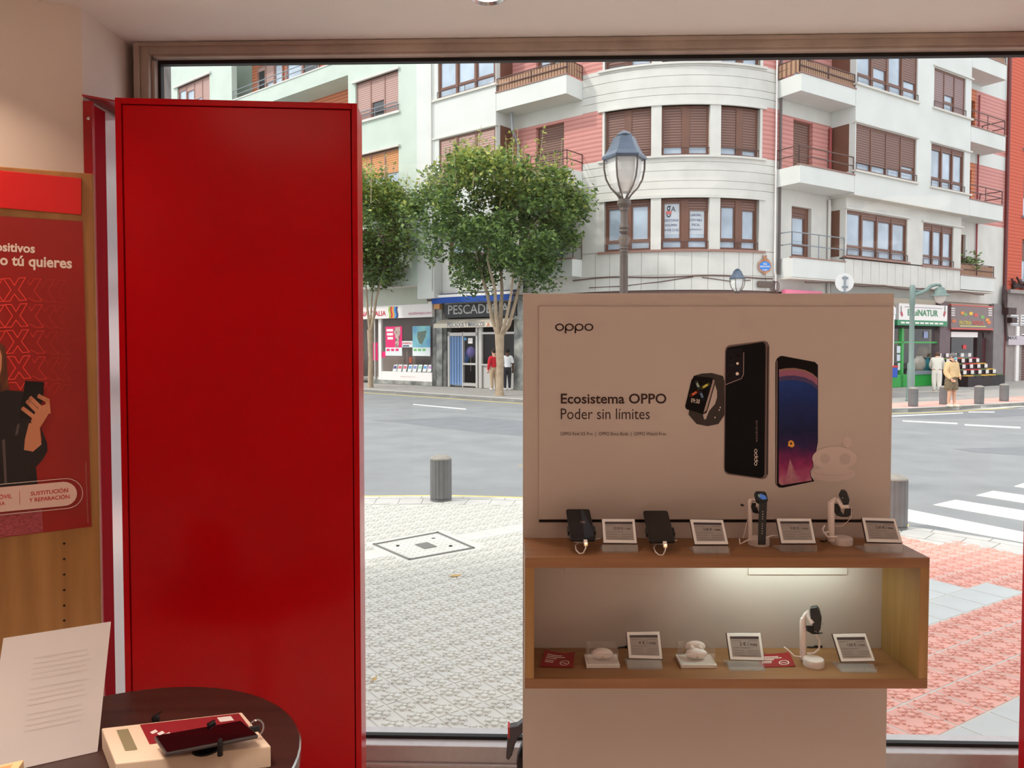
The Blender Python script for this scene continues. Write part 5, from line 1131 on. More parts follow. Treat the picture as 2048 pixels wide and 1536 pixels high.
for a,b in ((2020,2036),(2041,2056)):
    z0,z1=Zf(a,652),Zf(a,630); v_=MB(F).box(S(a),S(b),-.1,-.05,z0,z1).build('vent',m_white,ob)
    for k in range(4): MB(F).box(S(a)+.06,S(b)-.06,-.12,-.1,z0+(z1-z0)*(k+.2)/4,z0+(z1-z0)*(k+.6)/4).build('vent_slat',m_railg,v_)
mb=MB(F); random.seed(5)
for k in range(7): mb.tube([(23.9+random.random()*.5,-.12-.03*k,4.4+.1*k),(24.3+random.random(),-.2,4.5+random.random()*.3),(25.2,-.2,4.5+random.random()*.3),(26.6,-.15,4.5+random.random()*.2)],.05,5)
mb.build('cable_bundle',mat('dark_cable',(60,34,34),.6),ob)
mb=MB(F)
for k in range(4): mb.tube([(23.5+.1*k,-.12,4.6-.1*k),(23.3+.12*k,-.2,3.9),(23.6,-.2,3.2),(23.75+.05*k,-.15,2.0)],.045,5)
mb.box(23.4,24.2,-.4,-.1,3.25,3.55); mb.box(23.9,24.4,-.35,-.1,2.85,3.1); mb.build('cable_bundle',mat('dark_cable',(60,34,34),.6),ob)
# ================================================================ shop fronts at street level
def fx(name,parent,m,x0,x1,y0,y1,w0,w1,xr=None,wr=None,bevel=0):
    """box on the street front: photo columns x0..x1, rows y0 (top)..y1 (bottom) read at column xr"""
    wr=w0 if wr is None else wr; xr=(x0+x1)/2 if xr is None else xr
    zt_,zb_=Zf(xr,y0,wr),max(Zf(xr,y1,wr),FZs)
    return MB(F).box(S(x0,wr,y0),S(x1,wr,y0),w0,w1,zb_,zt_,2).build(name,m,parent,bevel=bevel)
def ftext(body,x0,x1,y0,y1,w,m,parent,bold=0.0):
    xm=(x0+x1)/2; z1_,z0_=Zf(xm,y0,w),Zf(xm,y1,w); s0_,s1_=S(x0,w,y0),S(x1,w,y0)
    return text_fit('lettering',body,lambda u,v:Vector(F(s0_+(s1_-s0_)*u,w,z0_+(z1_-z0_)*v)),m,parent,bold)
m_marble=mat('grey_marble',(120,124,122),.3,rgb2=(176,176,168),var=.45,scale=2.5,detail=9)
m_marbled=mat('dark_marble',(74,76,76),.3,rgb2=(130,130,124),var=.4,scale=3,detail=9)
m_alum=mat('shop_aluminium',(196,192,186),.35,metal=.5)
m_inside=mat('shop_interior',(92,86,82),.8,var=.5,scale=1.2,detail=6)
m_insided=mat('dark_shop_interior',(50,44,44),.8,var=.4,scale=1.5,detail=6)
m_sglass=clearmat('shop_glass')
# travel agency
ta=thing('travel_agency',F(-10,-.1,FZs),'travel agency shop front with a white sign and pink posters','shop front')
fx('interior_wall',ta,mat('agency_interior',(128,116,108),.8,var=.25,scale=1.0),700,866,600,800,1.2,1.3)
fx('side_wall',ta,m_inside,862,866,600,800,.2,1.2); fx('interior_floor',ta,m_soff,700,866,757,762,.06,1.2)
sgn=fx('fascia_sign',ta,m_white,690,864,606,636,-.22,-.05,800); 
ftext('NAUTALIA',722,771.5,622.5,632.5,-.23,mat('agency_red',(206,30,64),.5),sgn,.015); ftext('nautaliaviajes.com',817,862.5,622.5,631,-.23,mat('agency_pale_red',(206,120,140),.5),sgn)
for k,c in enumerate([(150,190,70),(206,40,60),(232,160,60),(60,150,210),(40,60,120)]):
    x=777.5+k*3.6; mb=MB(); y=613.5; pts=[]
    P_=lambda xx,yy: Vector(F(S(xx,-.23,yy),-.23,Zf(xx,yy,-.23)))
    mb.face([P_(x,613.5),P_(x+3.6,613),P_(x+3.6-1.2,620),P_(x+3.6+1,629),P_(x+3.6,636),P_(x,636.5),P_(x+1,629),P_(x-1.2,620)]).build('logo_stripe',mat('logo_%d'%k,c,.5),sgn)
fx('window_glass',ta,m_sglass,763,864,638,760,.05,.06); fx('window_post',ta,m_white,756.5,762,638,764,-.02,.1); fx('window_post',ta,m_alum,748,750,638,764,-.02,.08); fx('window_glass',ta,m_sglass,700,748,638,764,.05,.06)
wb=fx('white_base_panel',ta,m_white,763,864,744,762,-.02,.12,813); ftext('nautaliaviajes.com',800,831,752,755,-.03,mat('agency_faint',(214,180,176),.5),wb)
fx('marble_base',ta,m_marble,740,864,761,775,-.04,.2)
def poster(x0,x1,y0,y1,c,name='window_poster'): return fx(name,ta,c,x0,x1,y0,y1,.02,.03)
m_pinkp=mat('poster_pink',(228,30,110),.5); m_pale=mat('poster_pale',(226,232,232),.5)
p1=poster(771,804,653,695,m_pinkp); poster(771,804,695,711.5,m_pale); poster(739,755,685,721,m_pinkp); poster(762,771,703,715,m_pinkp)
p2=poster(825,860.5,652,695,mat('poster_sea',(86,150,214),.5,rgb2=(150,216,206),var=.2,scale=1.2)); poster(825,860.5,695,712,m_pale); p3=poster(804,825,682,694.5,m_pale)
ftext('INSERSO',805,824,684.5,688.5,.015,mat('agency_red',(206,30,64),.5),p3,.02); fx('poster_bar',p3,m_navy,805.5,818,690.5,693,.012,.018)
Pp=lambda xx,yy,w=.012: Vector(F(S(xx,w,yy),w,Zf(xx,yy,w)))
MB().face([Pp(x,y) for x,y in ((790,655),(799,653.5),(801,664),(798,680),(797,694),(790,694),(791,676),(787,662))]).build('poster_figure',mat('poster_figure',(90,60,70),.5,rgb2=(230,200,190),var=.4,scale=6),p1)
for k in range(3): fx('poster_word',p1,m_white,773+k,786,658+k*8,663+k*8,.012,.018)
MB().face([Pp(x,y) for x,y in ((835,664),(853,661),(850,674),(843,689),(838,686),(834,674))]).build('poster_shape',mat('poster_grey_green',(150,170,150),.5,rgb2=(90,110,100),var=.4,scale=8),p2)
for k in range(3): fx('poster_tag',p2,mat('poster_tag_green',(110,190,110),.5),827+k*9,833+k*9,697.5,702,.012,.018)
for k in range(3): fx('poster_tag',p1,m_pinkp,773+k*9,779+k*9,697.5,702,.012,.018)
fx('bunting_post',ta,mat('orange_figure',(226,110,80),.5),818,823,714,726,.5,.55,wr=.5)
for i in range(8):
    x=786+i*10; c=[(70,60,120),(214,90,100),(206,90,110),(90,150,200),(120,130,190),(150,200,160),(80,140,200),(180,130,190)][i]
    b=thing('brochure',F(S(x+3,.3,740),.3,Zf(x,744,.3)),['dark blue brochure, leftmost in the agency window','first red brochure in the agency window row','second red brochure in the agency window row','sky blue brochure below the orange figure','violet brochure in the agency window row','pale green brochure in the agency window row','deep sky brochure in the agency window row','lilac brochure, rightmost in the agency window'][i],'brochure','brochures in the agency window')
    mb=MB(F); s0_=S(x,.3,735); s1_=S(x+7,.3,735); z0_=Zf(x,743.5,.3); z1_=Zf(x,729.5,.3); mb.hexa([(s0_,.26,z0_),(s1_,.26,z0_),(s1_,.28,z0_),(s0_,.28,z0_)],[(s0_,.36,z1_),(s1_,.36,z1_),(s1_,.38,z1_),(s0_,.38,z1_)]); mb.build('brochure_card',m_pale,b)
    mb=MB(F); zm=z0_+(z1_-z0_)*.45; mb.face([(s0_+.02,.255+.1*.45,zm),(s1_-.02,.255+.1*.45,zm),(s1_-.02,.355,z1_-.02),(s0_+.02,.355,z1_-.02)]); mb.build('brochure_cover',mat('brochure_%d'%i,c,.5),b)
for i,x in enumerate((796,824,855)):
    c=Vector(F(S(x+9,.8,735),.8,FZs)); ch=thing('shell_chair',c,['white shell chair, left in the agency','white shell chair in the middle of the agency','white shell chair by the marble pillar in the agency'][i],'chair','white chairs inside the agency')
    MB().lathe([(.20,.45),(.27,.5),(.30,.8),(.28,.86)],c,16,caps=False).build('shell',m_white,ch,smooth=True); MB().lathe([(.0,.45),(.2,.45)],c,16,caps=False).build('seat',m_white,ch); MB().lathe([(.2,.7*0),(.2,.02),(.025,.03),(.025,.45)],c,12).build('pedestal',m_chrome,ch)
# fishmonger
fm_=thing('fish_shop',F(-5.5,-.1,FZs),'fishmonger shop front with a blue awning and dark sign','shop front')
fx('pillar',fm_,m_marbled,865,872,606,780,-.06,.3); fx('pillar',fm_,m_marble,872,883.5,606,780,-.05,.3); fx('pillar',fm_,m_marbled,883.5,893,655,780,0,.3); fx('pillar',fm_,m_marble,1028,1075,600,790,-.06,.3)
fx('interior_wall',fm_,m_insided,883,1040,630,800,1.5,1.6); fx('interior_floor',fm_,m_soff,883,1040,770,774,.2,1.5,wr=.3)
s0_,s1_=S(864,-.05,590),S(1050,-.05,590); za=Zf(940,579,-.8); zb=Zf(940,592,-.8); zc=Zf(940,604,-.8); zd=Zf(940,586.5,-.8)
mb=MB(F); s1_=S(1026,-.8,590); s0_=S(864,-.8,590); mb.hexa([(s0_,-.02,zd+.16),(s1_,-.02,zd+.16),(s1_,-.02,zd+.2),(s0_,-.02,zd+.2)],[(s0_,-.8,zd-.04),(s1_,-.8,zd-.04),(s1_,-.8,zd),(s0_,-.8,zd)]); aw=mb.build('awning_top',mat('navy_canvas',(28,48,92),.8),fm_)
MB(F).box(s0_,s1_,-.82,-.80,zc,zb).build('awning_valance',mat('blue_canvas',(30,74,156),.8),aw); MB(F).box(s0_,s1_,-.82,-.80,zb,zd).build('white_stripe',m_white,aw)
sg2=fx('dark_sign',fm_,mat('sign_black',(34,36,38),.4),889,1032,606,634,-.12,-.02,960); ftext('PESCADERIA',896,1018,608,627,-.13,mat('sign_silver',(190,190,186),.4),sg2,.01)
s0_,s1_=S(883,-.05,640),S(1030,-.05,640); z1_=Zf(925,638,-.1); z0_=Zf(925,655,-.55)
mb=MB(F); mb.hexa([(s0_,-.03,z1_-.03),(s1_,-.03,z1_-.03),(s1_,-.03,z1_),(s0_,-.03,z1_)],[(s0_,-.5,z1_-.22),(s1_,-.5,z1_-.22),(s1_,-.5,z1_-.19),(s0_,-.5,z1_-.19)]); aw2=mb.build('cream_awning',mat('cream_canvas',(214,204,186),.8),fm_); z9=Zf(925,655,-.51); MB(F).box(s0_,s1_,-.52,-.5,z9,z1_-.2).build('cream_valance',mat('cream_canvas',(214,204,186),.8),aw2)
ftext('PESCADOS Y MARISCOS',895,969,644,653.5,-.53,mat('valance_grey',(104,110,130),.6),aw2,.01); ftext('A',973.5,979.5,645,653.5,-.53,mat('valance_orange',(206,110,70),.6),aw2,.01)
for x0,x1 in ((895,899),(924,926),(951,955),(957,963)): fx('door_frame',fm_,m_alum,x0,x1,664 if x0<950 else 655,780,.02,.12)
fx('door_frame',fm_,m_alum,895,955,665,672,.02,.12); fx('door_rail',fm_,m_alum,926,951,726,730,.02,.1); fx('door_rail',fm_,m_alum,926,951,766,772,.02,.1); fx('door_glass',fm_,m_sglass,926,951,672,766,.06,.07); fx('window_bar',fm_,m_alum,963,1028,664,668,.02,.12)
cu=thing('door_curtain',F(S(911),.05,FZs),'pale blue strip curtain hanging in the fishmonger doorway','curtain')
for k in range(9): x=899.3+k*2.75; MB(F).box(S(x,.04),S(x+2.5,.04),.04+.02*(k%2),.05+.02*(k%2),FZs+.08,Zf(911,673,.05)).build('curtain_strip',mat('curtain_blue_%d'%(k%2),(130,160,200) if k%2 else (110,142,190),.6),cu)
fx('counter',fm_,mat('counter_grey',(190,188,184),.4),964,1027,731,790,.1,.5); fx('counter_glass',fm_,m_sglass,963,1028,668,731,.1,.11); fx('counter_top',fm_,m_alum,963,1027.5,728.5,731.5,.0,.5)
fx('notice',fm_,m_white,936,945,676,687,.045,.055); fx('notice',fm_,mat('notice_blue',(90,160,210),.5),927.5,933,675.5,680.5,.045,.055)
ob_=fx('orange_lamp_box',fm_,mat('amber_box',(214,150,90),.4),868,879,608,618,-.2,-.06)
c=Vector(F(S(941,.4),.4,Zf(941,704,.4))); bb=thing('purple_balloon',c,'purple balloon inside the fishmonger door','balloon'); MB().ball(c,.2,12,8,(1,1,1.15)).build('balloon_skin',mat('balloon_purple',(110,96,170),.3),bb,smooth=True); MB().tube([c-Vector((0,0,.2)),c-Vector((0,0,.8))],.006,5).build('balloon_string',m_white,bb)
c=Vector(F(S(930,.4),.4,Zf(930,715,.4))); bb=thing('blue_bag',c-Vector((0,0,.2)),'bright blue bag inside the fishmonger door','bag'); MB().ball(c,.22,12,8,(.8,.6,1)).build('bag_body',mat('bag_blue',(40,110,190),.5),bb,smooth=True); MB().tube([c+Vector((-.08,0,.18)),c+Vector((0,0,.3)),c+Vector((.08,0,.18))],.012,5).build('bag_handle',m_navy,bb)
whole('lintel',fm_,m_soff,-7.8,-2.2,3.2,3.74,.12,.4); 
# hidden middle of the street front
mid=thing('corner_shop_front',F(4,.1,FZs),'dark ground floor shop front below the curved corner, behind the panel','shop front')
whole('shop_glass_wall',mid,m_paned,-2.2,14.5,.1,3.45,.3,.4); whole('fascia',mid,mat('fascia_brown',(120,92,84),.6),-2.2,14.5,3.45,3.7,.1,.4)
for k in range(8): MB(F).box(-2.0+k*2.2,-1.6+k*2.2,0,.4,FZs,3.45,2).build('pillar',m_marble,mid)
MB(F).box(S(1568,-.2,582),S(1640,-.2,582),-.3,-.1,3.3,Zf(1600,581,-.2)).build('pink_sign',mat('sign_pink',(230,120,150),.5),mid)
# health food shop
gs=thing('health_shop',F(17,-.1,FZs),'health food shop front with green frames and a white sign','shop front')
m_gr=mat('green_paint',(52,160,70),.4,var=.05,scale=2); m_grs=mat('sign_green',(60,140,96),.5)
sg3=fx('white_sign',gs,m_white,1798,1895,609,643,-.25,-.1,1846); fx('green_strip',sg3,m_grs,1795,1895,641,651.5,-.26,-.1,1846)
ftext('EquiNATUR',1816,1876.5,619.5,636,-.26,m_grs,sg3,.02); 
for k in range(9): fx('small_lettering',sg3,m_white,1802+k*9.6,1809.5+k*9.6,644.5,648,-.27,-.262,1846)
fx('small_lettering',sg3,mat('sign_faint',(176,170,180),.5),1810,1884,614.5,616,-.262,-.255,1846)
for x,d in ((1803,1),(1890,-1)):
    mb=MB(); Q=lambda a,b:Vector(F(S(x+a*d,-.262,b),-.262,Zf(x+a*d,b,-.262))); mb.face([Q(-2,623),Q(1.5,623),Q(3.5,630),Q(1,634),Q(-1,629)]).build('pepper_mark',mat('pepper_red',(190,80,96),.5),sg3); mb=MB(); mb.face([Q(-1,612),Q(.4,612),Q(.6,623),Q(-1,623)]).build('pepper_stem',mat('pepper_grey',(120,130,120),.5),sg3)
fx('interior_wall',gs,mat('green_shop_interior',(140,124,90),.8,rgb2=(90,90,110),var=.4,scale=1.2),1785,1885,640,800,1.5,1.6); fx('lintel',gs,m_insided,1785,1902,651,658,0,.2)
for x0,x1 in ((1804,1808.5),(1876,1880),(1826,1829)): fx('frame_post',gs,m_gr,x0,x1,655,783,0,.12)
fx('frame_rail',gs,m_gr,1787,1880,683,686.5,0,.12,1832); fx('frame_base',gs,m_gr,1785,1880,748,785,.0,.15,1832); fx('counter_ledge',gs,m_railg,1829,1866,742,749,-.05,.3,1846); fx('window_glass',gs,m_sglass,1787,1880,658,748,.07,.08,1832)
fx('yellow_panel',gs,mat('yellow_wall',(206,190,90),.6),1862,1874,660,745,.5,.55,wr=.5)
for k,(x0,x1,y0,y1,c) in enumerate([(1794,1803,692,706,(214,220,226)),(1794,1803,709,722,(206,212,226)),(1796,1802,726,740,(220,222,220)),(1848,1856,663,676,(150,160,200))]): fx('window_notice',gs,mat('notice_%d'%k,c,.5),x0,x1,y0,y1,.045,.055)
for (x,y,r,c,l) in ((1838,728,.3,(190,180,166),'beige sack in the health shop window'),(1850,730,.33,(60,150,160),'teal parcel in the health shop window'),(1846,705,.28,(110,90,70),'brown basket in the health shop window')):
    p_=Vector(F(S(x,.5,y),.5,Zf(x,y,.5))); t_=thing('shop_goods',p_,l,'goods','goods in the health shop window'); mb=MB(); mb.ball(p_,r,10,7,(1,.6,1.1)); mb.build('goods_body',mat('goods_%d'%c[0],c,.6,var=.2,scale=3),t_,smooth=True); MB().lathe([(r*.4,r*.95),(r*.5,r*1.15)],p_,8).build('goods_top',mat('goods_%d'%c[0],c,.6),t_)
fx('dark_pillar',gs,mat('mauve_pillar',(112,94,98),.6,var=.1,scale=3),1881,1902,605,790,-.1,.3,1891)
# fruit shop
fr=thing('fruit_shop',F(21,-.1,FZs),'fruit shop front with a brown fruit sign beside the pipe','shop front')
sg4=fx('brown_sign',fr,mat('sign_taupe',(128,110,108),.5),1903,1987,612,659,-.2,-.08,1945)
ftext('FRUTERÍA',1919,1943,640,649,-.21,mat('sign_yellow',(220,200,70),.5),sg4,.015); ftext('TROPICAL',1945,1968,642,650,-.21,mat('sign_red_orange',(222,92,70),.5),sg4,.015)
for k,(x,y,c) in enumerate([(1925,626,(226,140,60)),(1931,629,(120,160,80)),(1942,627,(236,190,60)),(1952,630,(214,80,60)),(1965,634,(120,170,90)),(1908,642,(206,110,60)),(1978,645,(226,120,60)),(1975,640,(230,150,60))]):
    MB().face([Vector(F(S(a,-.21,b),-.21,Zf(a,b,-.21))) for a,b in ringpts(x,y,4.2,3.6,10)]).build('painted_fruit',mat('painted_fruit_%d'%k,c,.5),sg4)
fx('sign_line',sg4,mat('sign_pale_yellow',(206,206,120),.5),1920,1972,651.5,653.5,-.21,-.2,1945); fx('sign_edge',sg4,mat('sign_red_edge',(206,90,80),.5),1903,1987,656.5,659.5,-.215,-.08,1945); fx('sign_edge',sg4,mat('sign_red_edge',(206,90,80),.5),1903,1987,610.5,613,-.215,-.08,1945)
for x0 in (1903,1977):
    for k in range(4): fx('vent_slat',sg4,m_white,x0,x0+7,616+k*4.5,618+k*4.5,-.22,-.2)
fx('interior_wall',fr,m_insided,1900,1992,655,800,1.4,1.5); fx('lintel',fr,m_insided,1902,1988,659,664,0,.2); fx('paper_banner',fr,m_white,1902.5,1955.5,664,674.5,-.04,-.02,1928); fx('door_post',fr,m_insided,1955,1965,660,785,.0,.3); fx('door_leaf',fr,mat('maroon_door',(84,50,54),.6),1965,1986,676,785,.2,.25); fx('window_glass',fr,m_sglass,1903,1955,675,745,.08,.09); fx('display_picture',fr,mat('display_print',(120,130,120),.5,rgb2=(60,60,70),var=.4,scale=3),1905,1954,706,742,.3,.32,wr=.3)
fx('red_logo',fr,mat('logo_red',(210,50,60),.5),1926,1933,690,698,.06,.07)
fx('grey_pillar',fr,mat('grey_pillar',(130,122,122),.6,var=.1,scale=3),1988,2011,608,790,-.12,.3,2000)
whole('lintel',fr,mat('beige_lintel',(206,194,176),.8),18.6,23.7,3.3,3.74,.1,.4); whole('lintel',gs,mat('beige_lintel',(206,194,176),.8),14.4,18.6,3.3,3.74,.1,.4)
# fruit stall: stepped crates with fruit
stl=thing('fruit_stall',F(S(1952,-1.0,770),-1.0,FZs),'stepped fruit stall with black crates on the pavement','market stall')
s0_,s1_=S(1916,-1.1,760),S(1990,-1.1,760); m_crate=mat('black_crate',(34,28,30),.6)
rows=[(-1.5,.45),(-1.15,.68),(-.8,.92),(-.45,1.15)]
random.seed(11); fruitcols=[(228,96,40),(200,40,40),(120,150,50),(226,180,60),(90,110,50),(214,60,90)]; nm_=['orange','tomato','green_apple','lemon','avocado','peach']
frm={}
for i,(nn_,c) in enumerate(zip(nm_,fruitcols)):
    mb=MB(); mb.ball((0,0,0),.055,8,5); me=mb.build('tmp',mat('fruit_'+nn_,c,.45)).data; frm[i]=me
for o in [o for o in bpy.data.objects if o.name.startswith('tmp')]: bpy.data.objects.remove(o)
for r,(w_,h_) in enumerate(rows):
    MB(F).box(s0_,s1_,w_,w_+.34,FZs,FZs+h_-.1).build('stall_step',m_crate,stl)
    for k in range(5):
        a=s0_+(s1_-s0_)*k/5+.02; b=s0_+(s1_-s0_)*(k+1)/5-.02; ct=MB(F); z=FZs+h_-.1
        ct.box(a,b,w_,w_+.33,z,z+.02); ct.box(a,b,w_,w_+.02,z+.02,z+.08); ct.box(a,b,w_+.31,w_+.33,z+.02,z+.1); ct.box(a,a+.02,w_+.02,w_+.31,z+.02,z+.08); ct.box(b-.02,b,w_+.02,w_+.31,z+.02,z+.08); ct.build('crate',m_crate,stl)
        MB(F).box((a+b)/2-.12,(a+b)/2+.12,w_+.28,w_+.30,z+.16,z+.32).build('price_card',m_white,stl)
        fi_=random.randrange(6)
        for i in range(4):
            for j in range(2):
                o=bpy.data.objects.new(nm_[fi_],frm[fi_]); COL.objects.link(o); p_=F(a+(b-a)*(i+.5)/4,w_+.09+.12*j,z+.075); o.location=p_
                tag(o,'%s in the %s crate of the %s row of the fruit stall'%(nm_[fi_].replace('_',' '),['leftmost','second','middle','fourth','rightmost'][k],['lowest','second','third','top'][r]),'fruit','fruit in the stall crates')

# ================================================================ street furniture
m_bol=mat('bollard_grey',(112,112,112),.55,var=.12,scale=6); m_bolt=mat('bollard_top',(158,152,142),.7,var=.15,scale=12)
bproto=None
def bollard(x,y,z,label,h=.53,r=.125):
    t=thing('bollard',(x,y,z),label,'bollard','grey fluted bollards'); c=(x,y,z)
    MB().lathe([(r*.93,.0),(r*.93,.03),(r,.035),(r,h-.05)],c,36,flute=.055).build('fluted_body',m_bol,t,smooth=False)
    MB().lathe([(r,h-.05),(r*.98,h-.035),(r*.6,h-.008),(r*.15,h)],c,24).build('domed_cap',m_bolt,t,smooth=True)
    MB().lathe([(r*1.0,.0),(r*1.0,.02)],c,24).build('base_ring',m_bol,t)
p=atZ(882,1001); bollard(p.x,p.y,.005,'grey fluted bollard on the pale paving beside the red cabinet')
p=atZ(1787,1056); bollard(p.x,p.y,.005,'grey fluted bollard half hidden behind the white panel')
for x,y,l in ((1826,813,'grey far bollard in front of the green lamp post'),(1888,809,'grey far bollard behind the woman in the tan cardigan'),(1958,808,'grey far bollard in front of the fruit stall'),(2008,802.6,'grey far bollard nearest the rain pipe')):
    p=atZ(x,y,FZs); bollard(p.x,p.y,FZs,l,h=.55,r=.13)
m_iron=mat('cast_iron',(98,88,82),.6,var=.15,scale=10); m_hood=mat('lantern_hood',(92,104,120),.35,var=.2,scale=5,metal=.4); m_opal=mat('opal_glass',(226,226,222),.35)
def lantern_lamp(X,Y,zbase,ztop,Wd,label,detail=True):
    t=thing('lamp_post',(X,Y,zbase),label,'street lamp','classical lantern street lamps'); k=Wd/.49; c=(X,Y,ztop)
    MB().lathe([(.245*k,-.315*k),(.25*k,-.29*k),(.20*k,-.24*k),(.155*k,-.16*k),(.12*k,-.075*k),(.085*k,-.06*k)],c,6).build('hood',m_hood,t)
    MB().lathe([(.085*k,-.06*k),(.088*k,-.045*k),(.06*k,-.02*k),(.02*k,0)],c,12).build('finial',m_hood,t,smooth=True)
    MB().lathe([(.19*k,-.315*k),(.185*k,-.45*k),(.15*k,-.58*k),(.09*k,-.67*k)],c,6).build('opal_lantern',m_opal,t)
    for i in range(6):
        a=math.pi/3*i; pts=[(X+r*k*math.cos(a),Y+r*k*math.sin(a),ztop+z*k) for r,z in ((.225,-.31),(.222,-.42),(.20,-.53),(.15,-.62),(.075,-.70),(.035,-.76))]
        MB().tube(pts,.011*k,6).build('cage_bar',m_iron,t)
    prof=[(.06,-.745),(.075,-.76),(.078,-.80),(.045,-.84),(.05,-.855),(.05,-.87),(.04,-.88),(.04,-1.02),(.052,-1.035),(.055,-1.06),(.042,-1.075),(.055,-1.10),(.03,-1.13),(.058,-1.16),(.064,-1.19),(.05,-1.23),(.042,-1.27),(.052,-1.285),(.042,-1.30),(.053,-1.315),(.042,-1.345),(.045,-1.37)]
    MB().lathe([(r*k,z*k) for r,z in prof][::-1],c,20).build('turned_column',m_iron,t,smooth=True)
    MB().lathe([(.045*k,-1.36*k),(.05*k,-(ztop-zbase)*.7),(.06*k,-(ztop-zbase)+.5)][::-1],c,20,flute=.1).build('fluted_post',m_iron,t)
    MB().lathe([(.16,0),(.16,.1),(.11,.16),(.10,.45),(.07,.52)],(X,Y,zbase),16).build('pedestal',m_iron,t,smooth=True)
Yl=8.5; p=atY(1249,262,Yl); lantern_lamp(p.x,Yl,.0,p.z,.487,'tall dark lantern street lamp rising behind the white panel')
Yl=23.6; p=atY(1475,537,Yl); lantern_lamp(p.x,Yl,FZs,p.z,.50,'small grey lantern street lamp below the curved corner')
# green arm lamp
m_lg=mat('lamp_green',(118,138,132),.45,var=.05,scale=4)
b=atZ(1821,801,FZs); gl=thing('arm_lamp',b,'grey green street lamp with a curved arm before the health shop','street lamp'); Yg=b.y
MB().lathe([(.16,0),(.13,.05),(.12,.35),(.11,.4),(.11,1.15),(.075,1.2),(.07,2.95),(.085,2.98),(.085,3.55),(.05,3.6)],b,18).build('post',m_lg,gl,smooth=True)
pts=[atY(x,y,Yg) for x,y in ((1824,592),(1832,588),(1842,586),(1853,580),(1862,572),(1872,569.5),(1880,570),(1882,574))]
MB().tube(pts,[.07,.07,.065,.06,.055,.05,.045,.04],10).build('arm',m_lg,gl,smooth=True); MB().tube([atY(1826,582,Yg),atY(1836,581,Yg),atY(1846,583,Yg)],.03,8).build('arm_brace',m_lg,gl,smooth=True)
hc=atY(1880,592,Yg); MB().lathe([(.30,0),(.29,.02),(.19,.05),(.17,.15),(.14,.17),(.13,.25),(.05,.28)],hc,20).build('lamp_head',m_lg,gl,smooth=True); MB().lathe([(.03,-.24),(.10,-.2),(.16,-.08),(.17,0)],hc,16).build('lamp_bowl',mat('lamp_bowl_glass',(214,208,200),.2),gl,smooth=True)
# back of a round traffic sign
Ys=24.0; c=atY(1689,565,Ys); rs=thing('traffic_sign',(c.x,Ys,FZs),'round traffic sign seen from behind above the white panel','traffic sign')
RX=Matrix.Rotation(math.pi/2,3,'X'); MB().lathe([(.29,-.01),(.29,.01)],c,32,RX).build('disc',mat('sign_back_grey',(216,216,214),.5),rs); MB().tube([(c.x,Ys+.04,FZs),(c.x,Ys+.04,c.z+.2)],.035,10).build('pole',m_railg,rs,smooth=True)
for dz in (-.14,.14): MB().box(c.x-.08,c.x+.1,Ys-.03,Ys-.012,c.z+dz-.03,c.z+dz+.03).build('bracket',m_railg,rs)
MB().tube([(c.x,Ys-.03,c.z-.28),(c.x,Ys-.03,c.z+.2)],.03,8).build('clamp_pole',m_railg,rs)
# parked truck, only its tail shows
tx=atY(1792,700,25.2).x; tr_=thing('parked_truck',(tx-2.2,26.6,RZ),'white box truck with a blue tail, mostly behind the white panel','truck'); Yt=25.2
zt1=atY(1790,612,Yt).z
tz0=.72
MB().box(tx-4.2,tx-.05,Yt,Yt+2.0,tz0,zt1).build('cargo_box',m_white,tr_,bevel=.04); MB().box(tx-4.2,tx-.02,Yt-.02,Yt+2.02,zt1-.28,zt1-.05).build('top_rim',mat('rim_grey',(222,222,224),.4),tr_,bevel=.02)
z_a,z_b=atY(1789,755,Yt).z,atY(1789,735,Yt).z; MB().box(tx-.6,tx+.06,Yt-.03,Yt+2.03,z_a,z_b).build('blue_tail',mat('truck_blue',(46,84,180),.4),tr_,bevel=.02); MB().box(tx-.6,tx+.065,Yt-.035,Yt+2.035,z_b,z_b+.06).build('red_reflector',mat('reflector_red',(190,60,60),.4),tr_)
MB().box(tx-4.0,tx-.1,Yt+.1,Yt+1.9,.45,.71).build('chassis',m_black,tr_); MB().box(tx-6.1,tx-4.3,Yt,Yt+2.0,.45,2.3).build('cab',m_white,tr_,bevel=.15); MB().box(tx-6.05,tx-4.9,Yt-.01,Yt+2.01,1.4,2.1).build('cab_window',m_paned,tr_)
for x_ in (tx-5.2,tx-.9):
    for y_ in (Yt,Yt+1.8): MB().lathe([(.40,-.11),(.44,-.08),(.44,.08),(.40,.11)],(x_,y_+.1,RZ+.44),20,RX).build('wheel',m_black,tr_,smooth=True)

# ================================================================ trees
m_bark=mat('smooth_bark',(170,150,126),.85,var=.15,scale=6,bump=.2,bscale=30)
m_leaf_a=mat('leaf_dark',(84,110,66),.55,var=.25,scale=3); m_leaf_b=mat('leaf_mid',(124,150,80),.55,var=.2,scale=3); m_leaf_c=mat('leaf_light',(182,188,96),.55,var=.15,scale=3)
for m_ in (m_leaf_a,m_leaf_b,m_leaf_c):
    nt=m_.node_tree; b_=nt.nodes['Principled BSDF']; tl_=nt.nodes.new('ShaderNodeBsdfTranslucent'); ad=nt.nodes.new('ShaderNodeMixShader'); ad.inputs[0].default_value=.3
    rp=[n for n in nt.nodes if n.type=='VALTORGB'][0]; nt.links.new(rp.outputs[0],tl_.inputs[0]); out=[n for n in nt.nodes if n.type=='OUTPUT_MATERIAL'][0]
    nt.links.new(b_.outputs[0],ad.inputs[1]); nt.links.new(tl_.outputs[0],ad.inputs[2]); nt.links.new(ad.outputs[0],out.inputs[0])
